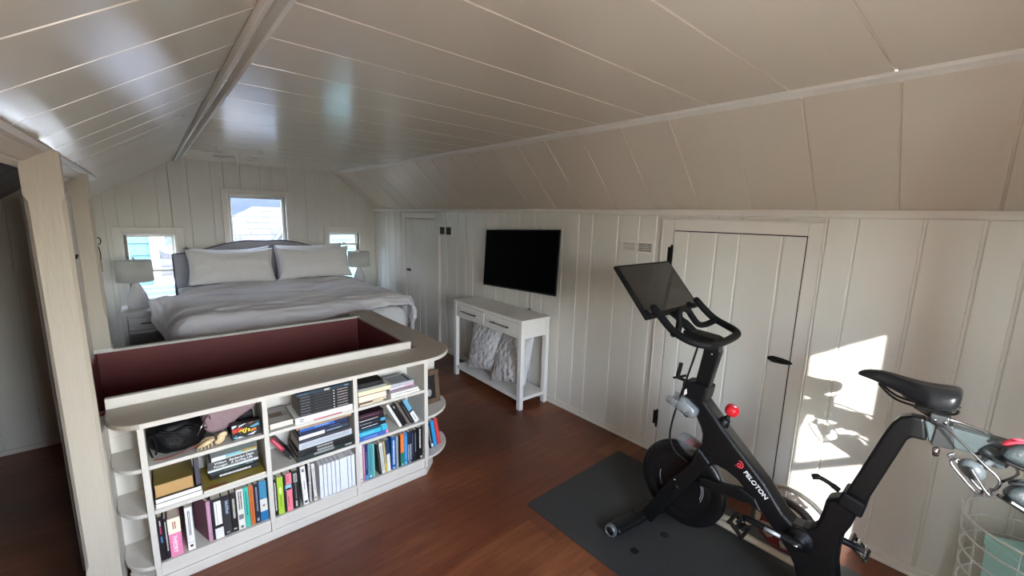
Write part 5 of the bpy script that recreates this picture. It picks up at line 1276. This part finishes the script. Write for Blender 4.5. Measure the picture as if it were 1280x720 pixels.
# ------------------------------------------------------------------ neighbouring houses seen through the gable windows
def siding(name, col):
    m, nt, b = nodes_of(name); b.inputs['Roughness'].default_value = .6
    tc = nt.nodes.new('ShaderNodeTexCoord'); n = nt.nodes.new('ShaderNodeTexNoise'); n.inputs['Scale'].default_value = 3
    nt.links.new(tc.outputs['Object'], n.inputs['Vector']); r = nt.nodes.new('ShaderNodeValToRGB'); c = hexc(col)
    r.color_ramp.elements[0].color = tuple(v*.92 for v in c)+(1,); r.color_ramp.elements[1].color = tuple(min(1, v*1.05) for v in c)+(1,)
    nt.links.new(n.outputs['Fac'], r.inputs['Fac']); nt.links.new(r.outputs['Color'], b.inputs['Base Color'])
    return m
def shingle(name, c1, c2):
    m, nt, b = nodes_of(name); b.inputs['Roughness'].default_value = .9
    tc = nt.nodes.new('ShaderNodeTexCoord'); mp = nt.nodes.new('ShaderNodeMapping'); mp.inputs['Rotation'].default_value = (R(-90), 0, 0)
    br = nt.nodes.new('ShaderNodeTexBrick'); br.inputs['Scale'].default_value = 1; br.inputs['Brick Width'].default_value = .42; br.inputs['Row Height'].default_value = .13
    br.inputs['Mortar Size'].default_value = .008; br.inputs['Color1'].default_value = hexc(c1)+(1,); br.inputs['Color2'].default_value = hexc(c2)+(1,); br.inputs['Mortar'].default_value = hexc('#1c2026')+(1,)
    nt.links.new(tc.outputs['Object'], mp.inputs['Vector']); nt.links.new(mp.outputs['Vector'], br.inputs['Vector']); nt.links.new(br.outputs['Color'], b.inputs['Base Color'])
    return m
M_SID = siding('aqua clapboard', '#2f5358'); M_SH1 = shingle('grey shingles', '#48474a', '#353437'); M_SH2 = shingle('shade-blue shingles', '#1a2740', '#141f33')  # the blue shingles carry the roof's shade in their colour
def clap(bm, x0, x1, y, z0, z1, step=.19):
    z = z0
    while z < z1:
        t = min(z+step, z1); prism(bm, [(y-.035, z), (y-.012, t), (y+.05, t), (y+.05, z)], 'x', x0, x1); z += step
def house(label, x0, x1, y, ze):
    t = thing('neighbor_house', label, 'house', ((x0+x1)/2, y, -5)); return t
# right: clapboard wall close by
h = house('aqua clapboard house seen through the small right window', 2.4, 7, 9.2, 2.2)
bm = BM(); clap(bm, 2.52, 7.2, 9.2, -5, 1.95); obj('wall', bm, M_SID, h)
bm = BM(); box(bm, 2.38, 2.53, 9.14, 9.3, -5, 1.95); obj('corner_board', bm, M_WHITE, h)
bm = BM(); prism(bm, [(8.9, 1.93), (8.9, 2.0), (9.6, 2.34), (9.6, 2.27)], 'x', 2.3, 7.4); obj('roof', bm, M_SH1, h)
# left: clapboard wall, white corner board and downspout
h = house('aqua clapboard house with a white corner board seen through the left window', -4.5, 0, 9.0, 2)
bm = BM(); clap(bm, -4.5, -.02, 9.0, -5, 2.1); obj('wall', bm, M_SID, h)
bm = BM(); box(bm, -.02, .085, 8.95, 9.2, -5, 2.1); obj('corner_board', bm, M_WHITE, h)
bm = BM(); tube(bm, smooth_path([(.13, 8.95, 2.2), (.13, 8.95, 1.12), (.15, 8.95, .99), (.24, 8.95, .935), (.36, 8.95, .93)], 6), .04, 10); obj('downspout', bm, M_WHITE, h)
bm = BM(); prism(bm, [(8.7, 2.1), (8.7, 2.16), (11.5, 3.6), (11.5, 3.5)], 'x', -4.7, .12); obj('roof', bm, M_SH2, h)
# low sunlit hipped roof in front, blue shaded roof behind
h = house('low house with a sunlit grey shingled roof seen through the middle window', -.6, 4, 9.6, 1)
bm = BM()
v = [bm.verts.new(p) for p in ((-.46, 9.6, .40), (4.2, 9.6, .40), (4.2, 11.83, 1.72), (1.93, 11.83, 1.74), (-.46, 12.4, .40), (4.2, 12.4, .40))]
for q in ((0, 1, 2, 3), (0, 3, 4), (3, 2, 5, 4)): bm.faces.new([v[i] for i in q])
bmesh.ops.recalc_face_normals(bm, faces=bm.faces[:])
obj('roof', bm, M_SH1, h, solid=.06)
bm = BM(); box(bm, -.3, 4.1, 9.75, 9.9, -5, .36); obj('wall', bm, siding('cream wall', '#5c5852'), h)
bm = BM(); box(bm, -.5, 4.2, 9.5, 9.6, .28, .39); obj('gutter', bm, M_WHITE, h)
bm = BM(); tube(bm, [(1.62, 9.75, .53), (2.28, 10.8, 1.16)], .05, 8); tube(bm, [(1.76, 9.75, .53), (2.42, 10.8, 1.16)], .03, 8); obj('roof_flashing', bm, mat('blue-grey flashing', '#33424e', .5), h)
h = house('house with a large blue-grey shaded roof behind the sunlit shingled one', -3, 8, 15, 3)
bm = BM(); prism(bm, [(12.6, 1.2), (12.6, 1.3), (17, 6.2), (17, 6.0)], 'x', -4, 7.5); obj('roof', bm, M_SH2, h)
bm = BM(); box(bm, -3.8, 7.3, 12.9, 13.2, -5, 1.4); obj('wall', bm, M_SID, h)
# unseen brick stack added to keep sun out of the fill window
bm = BM(); box(bm, -3.95, -3.13, -3.2, -3.0, -5, 4.2); box(bm, -4.0, -3.09, -3.24, -2.96, 4.2, 4.35)
struct('wall_sun_block', bm, shingle('sun block brick', '#8a5a48', '#774a3a'), bev=.01)
# deck with pale boards below the left window
dk = thing('deck', 'pale plank deck roof below the left window outside', 'deck', (-.3, 7.8, -.2))
for k in range(9):
    bm = BM(); box(bm, -1.8, 1.2, 6.85+.20*k, 7.03+.20*k, -.02+.05*k, .04+.05*k); obj('board', bm, mat('pale deck boards', '#4a555c', .6), dk)
bm = BM(); prism(bm, [(6.8, -.10), (6.8, -.045), (8.6, .395), (8.6, .34)], 'x', -1.75, 1.15); obj('joists', bm, mat('deck joist', '#8d8478', .7), dk)
for x in (-1.7, 1.05):
    bm = BM(); box(bm, x, x+.09, 7.0, 7.09, -5, -.06); obj('deck_post', bm, mat('deck joist', '#8d8478', .7), dk)
bm = BM(); box(bm, -40, 40, -40, 60, -5.2, -5)
struct('ground', bm, mat('pale ground', '#8f8a80', .9, vary=.15, scale=.4))

# ------------------------------------------------------------------ light
w = bpy.data.worlds.new('World'); bpy.context.scene.world = w; w.use_nodes = True
nt = w.node_tree; bg = nt.nodes['Background']; sky = nt.nodes.new('ShaderNodeTexSky')
sky.sky_type = 'NISHITA'; sky.sun_disc = False; sky.sun_elevation = R(48); sky.sun_rotation = R(120); sky.air_density = 1.0; sky.dust_density = 1.5
hs = nt.nodes.new('ShaderNodeHueSaturation'); hs.inputs['Saturation'].default_value = .55
nt.links.new(sky.outputs['Color'], hs.inputs['Color']); nt.links.new(hs.outputs['Color'], bg.inputs['Color']); bg.inputs['Strength'].default_value = SKY
sd_ = Vector((1, .68, -.442)).normalized()
sl = bpy.data.lights.new('sun', 'SUN'); so = bpy.data.objects.new('sun', sl); C.objects.link(so)
so.rotation_euler = sd_.to_track_quat('-Z', 'Y').to_euler(); so.location = (-6, -5, 5)
sl.energy = SUN; sl.angle = R(.55); sl.color = (1, .98, .94)
def portal(name, w_, y, into):
    l = bpy.data.lights.new(name, 'AREA'); l.shape = 'RECTANGLE'; l.size = w_[1]-w_[0]; l.size_y = w_[3]-w_[2]
    l.cycles.is_portal = True
    o = bpy.data.objects.new(name, l); C.objects.link(o); o.location = ((w_[0]+w_[1])/2, y, (w_[2]+w_[3])/2)
    o.rotation_euler = Vector((0, into, 0)).to_track_quat('-Z', 'Z').to_euler()
for n_, w_, y_, i_ in (('portal', W1, YB+.12, -1), ('portal', W2, YB+.12, -1), ('portal', W3, YB+.12, -1), ('portal', N1, YF-.12, 1), ('portal', N2, YF-.12, 1)): portal(n_, w_, y_, i_)

# ------------------------------------------------------------------ camera
def rot(yaw, pitch, roll):
    f = Vector((math.sin(yaw)*math.cos(pitch), math.cos(yaw)*math.cos(pitch), -math.sin(pitch)))
    r = Vector((math.cos(yaw), -math.sin(yaw), 0)); d = f.cross(r); c, s = math.cos(roll), math.sin(roll)
    return r*c+d*s, -(d*c-r*s), -f
cx_, cy_, cz_ = rot(R(41.047), R(9.685), R(-1.494))
cam = bpy.data.cameras.new('camera'); co = bpy.data.objects.new('camera', cam); C.objects.link(co)
co.matrix_world = Matrix.Translation((0, 0, 1.65)) @ Matrix((cx_, cy_, cz_)).transposed().to_4x4()
cam.sensor_fit = 'HORIZONTAL'; cam.sensor_width = 36; cam.lens = 36*519.7/1280; cam.clip_start = .02
sc = bpy.context.scene; sc.camera = co
sc.view_settings.view_transform = 'Standard'; sc.view_settings.look = 'None'; sc.view_settings.gamma = 1
sc.view_settings.use_curve_mapping = False
sc.view_settings.exposure = EXPO
sc.cycles.use_denoising = True; sc.cycles.max_bounces = 12; sc.cycles.diffuse_bounces = 8; sc.cycles.transparent_max_bounces = 16
sc.cycles.caustics_reflective = False; sc.cycles.caustics_refractive = False; sc.cycles.sample_clamp_indirect = 6
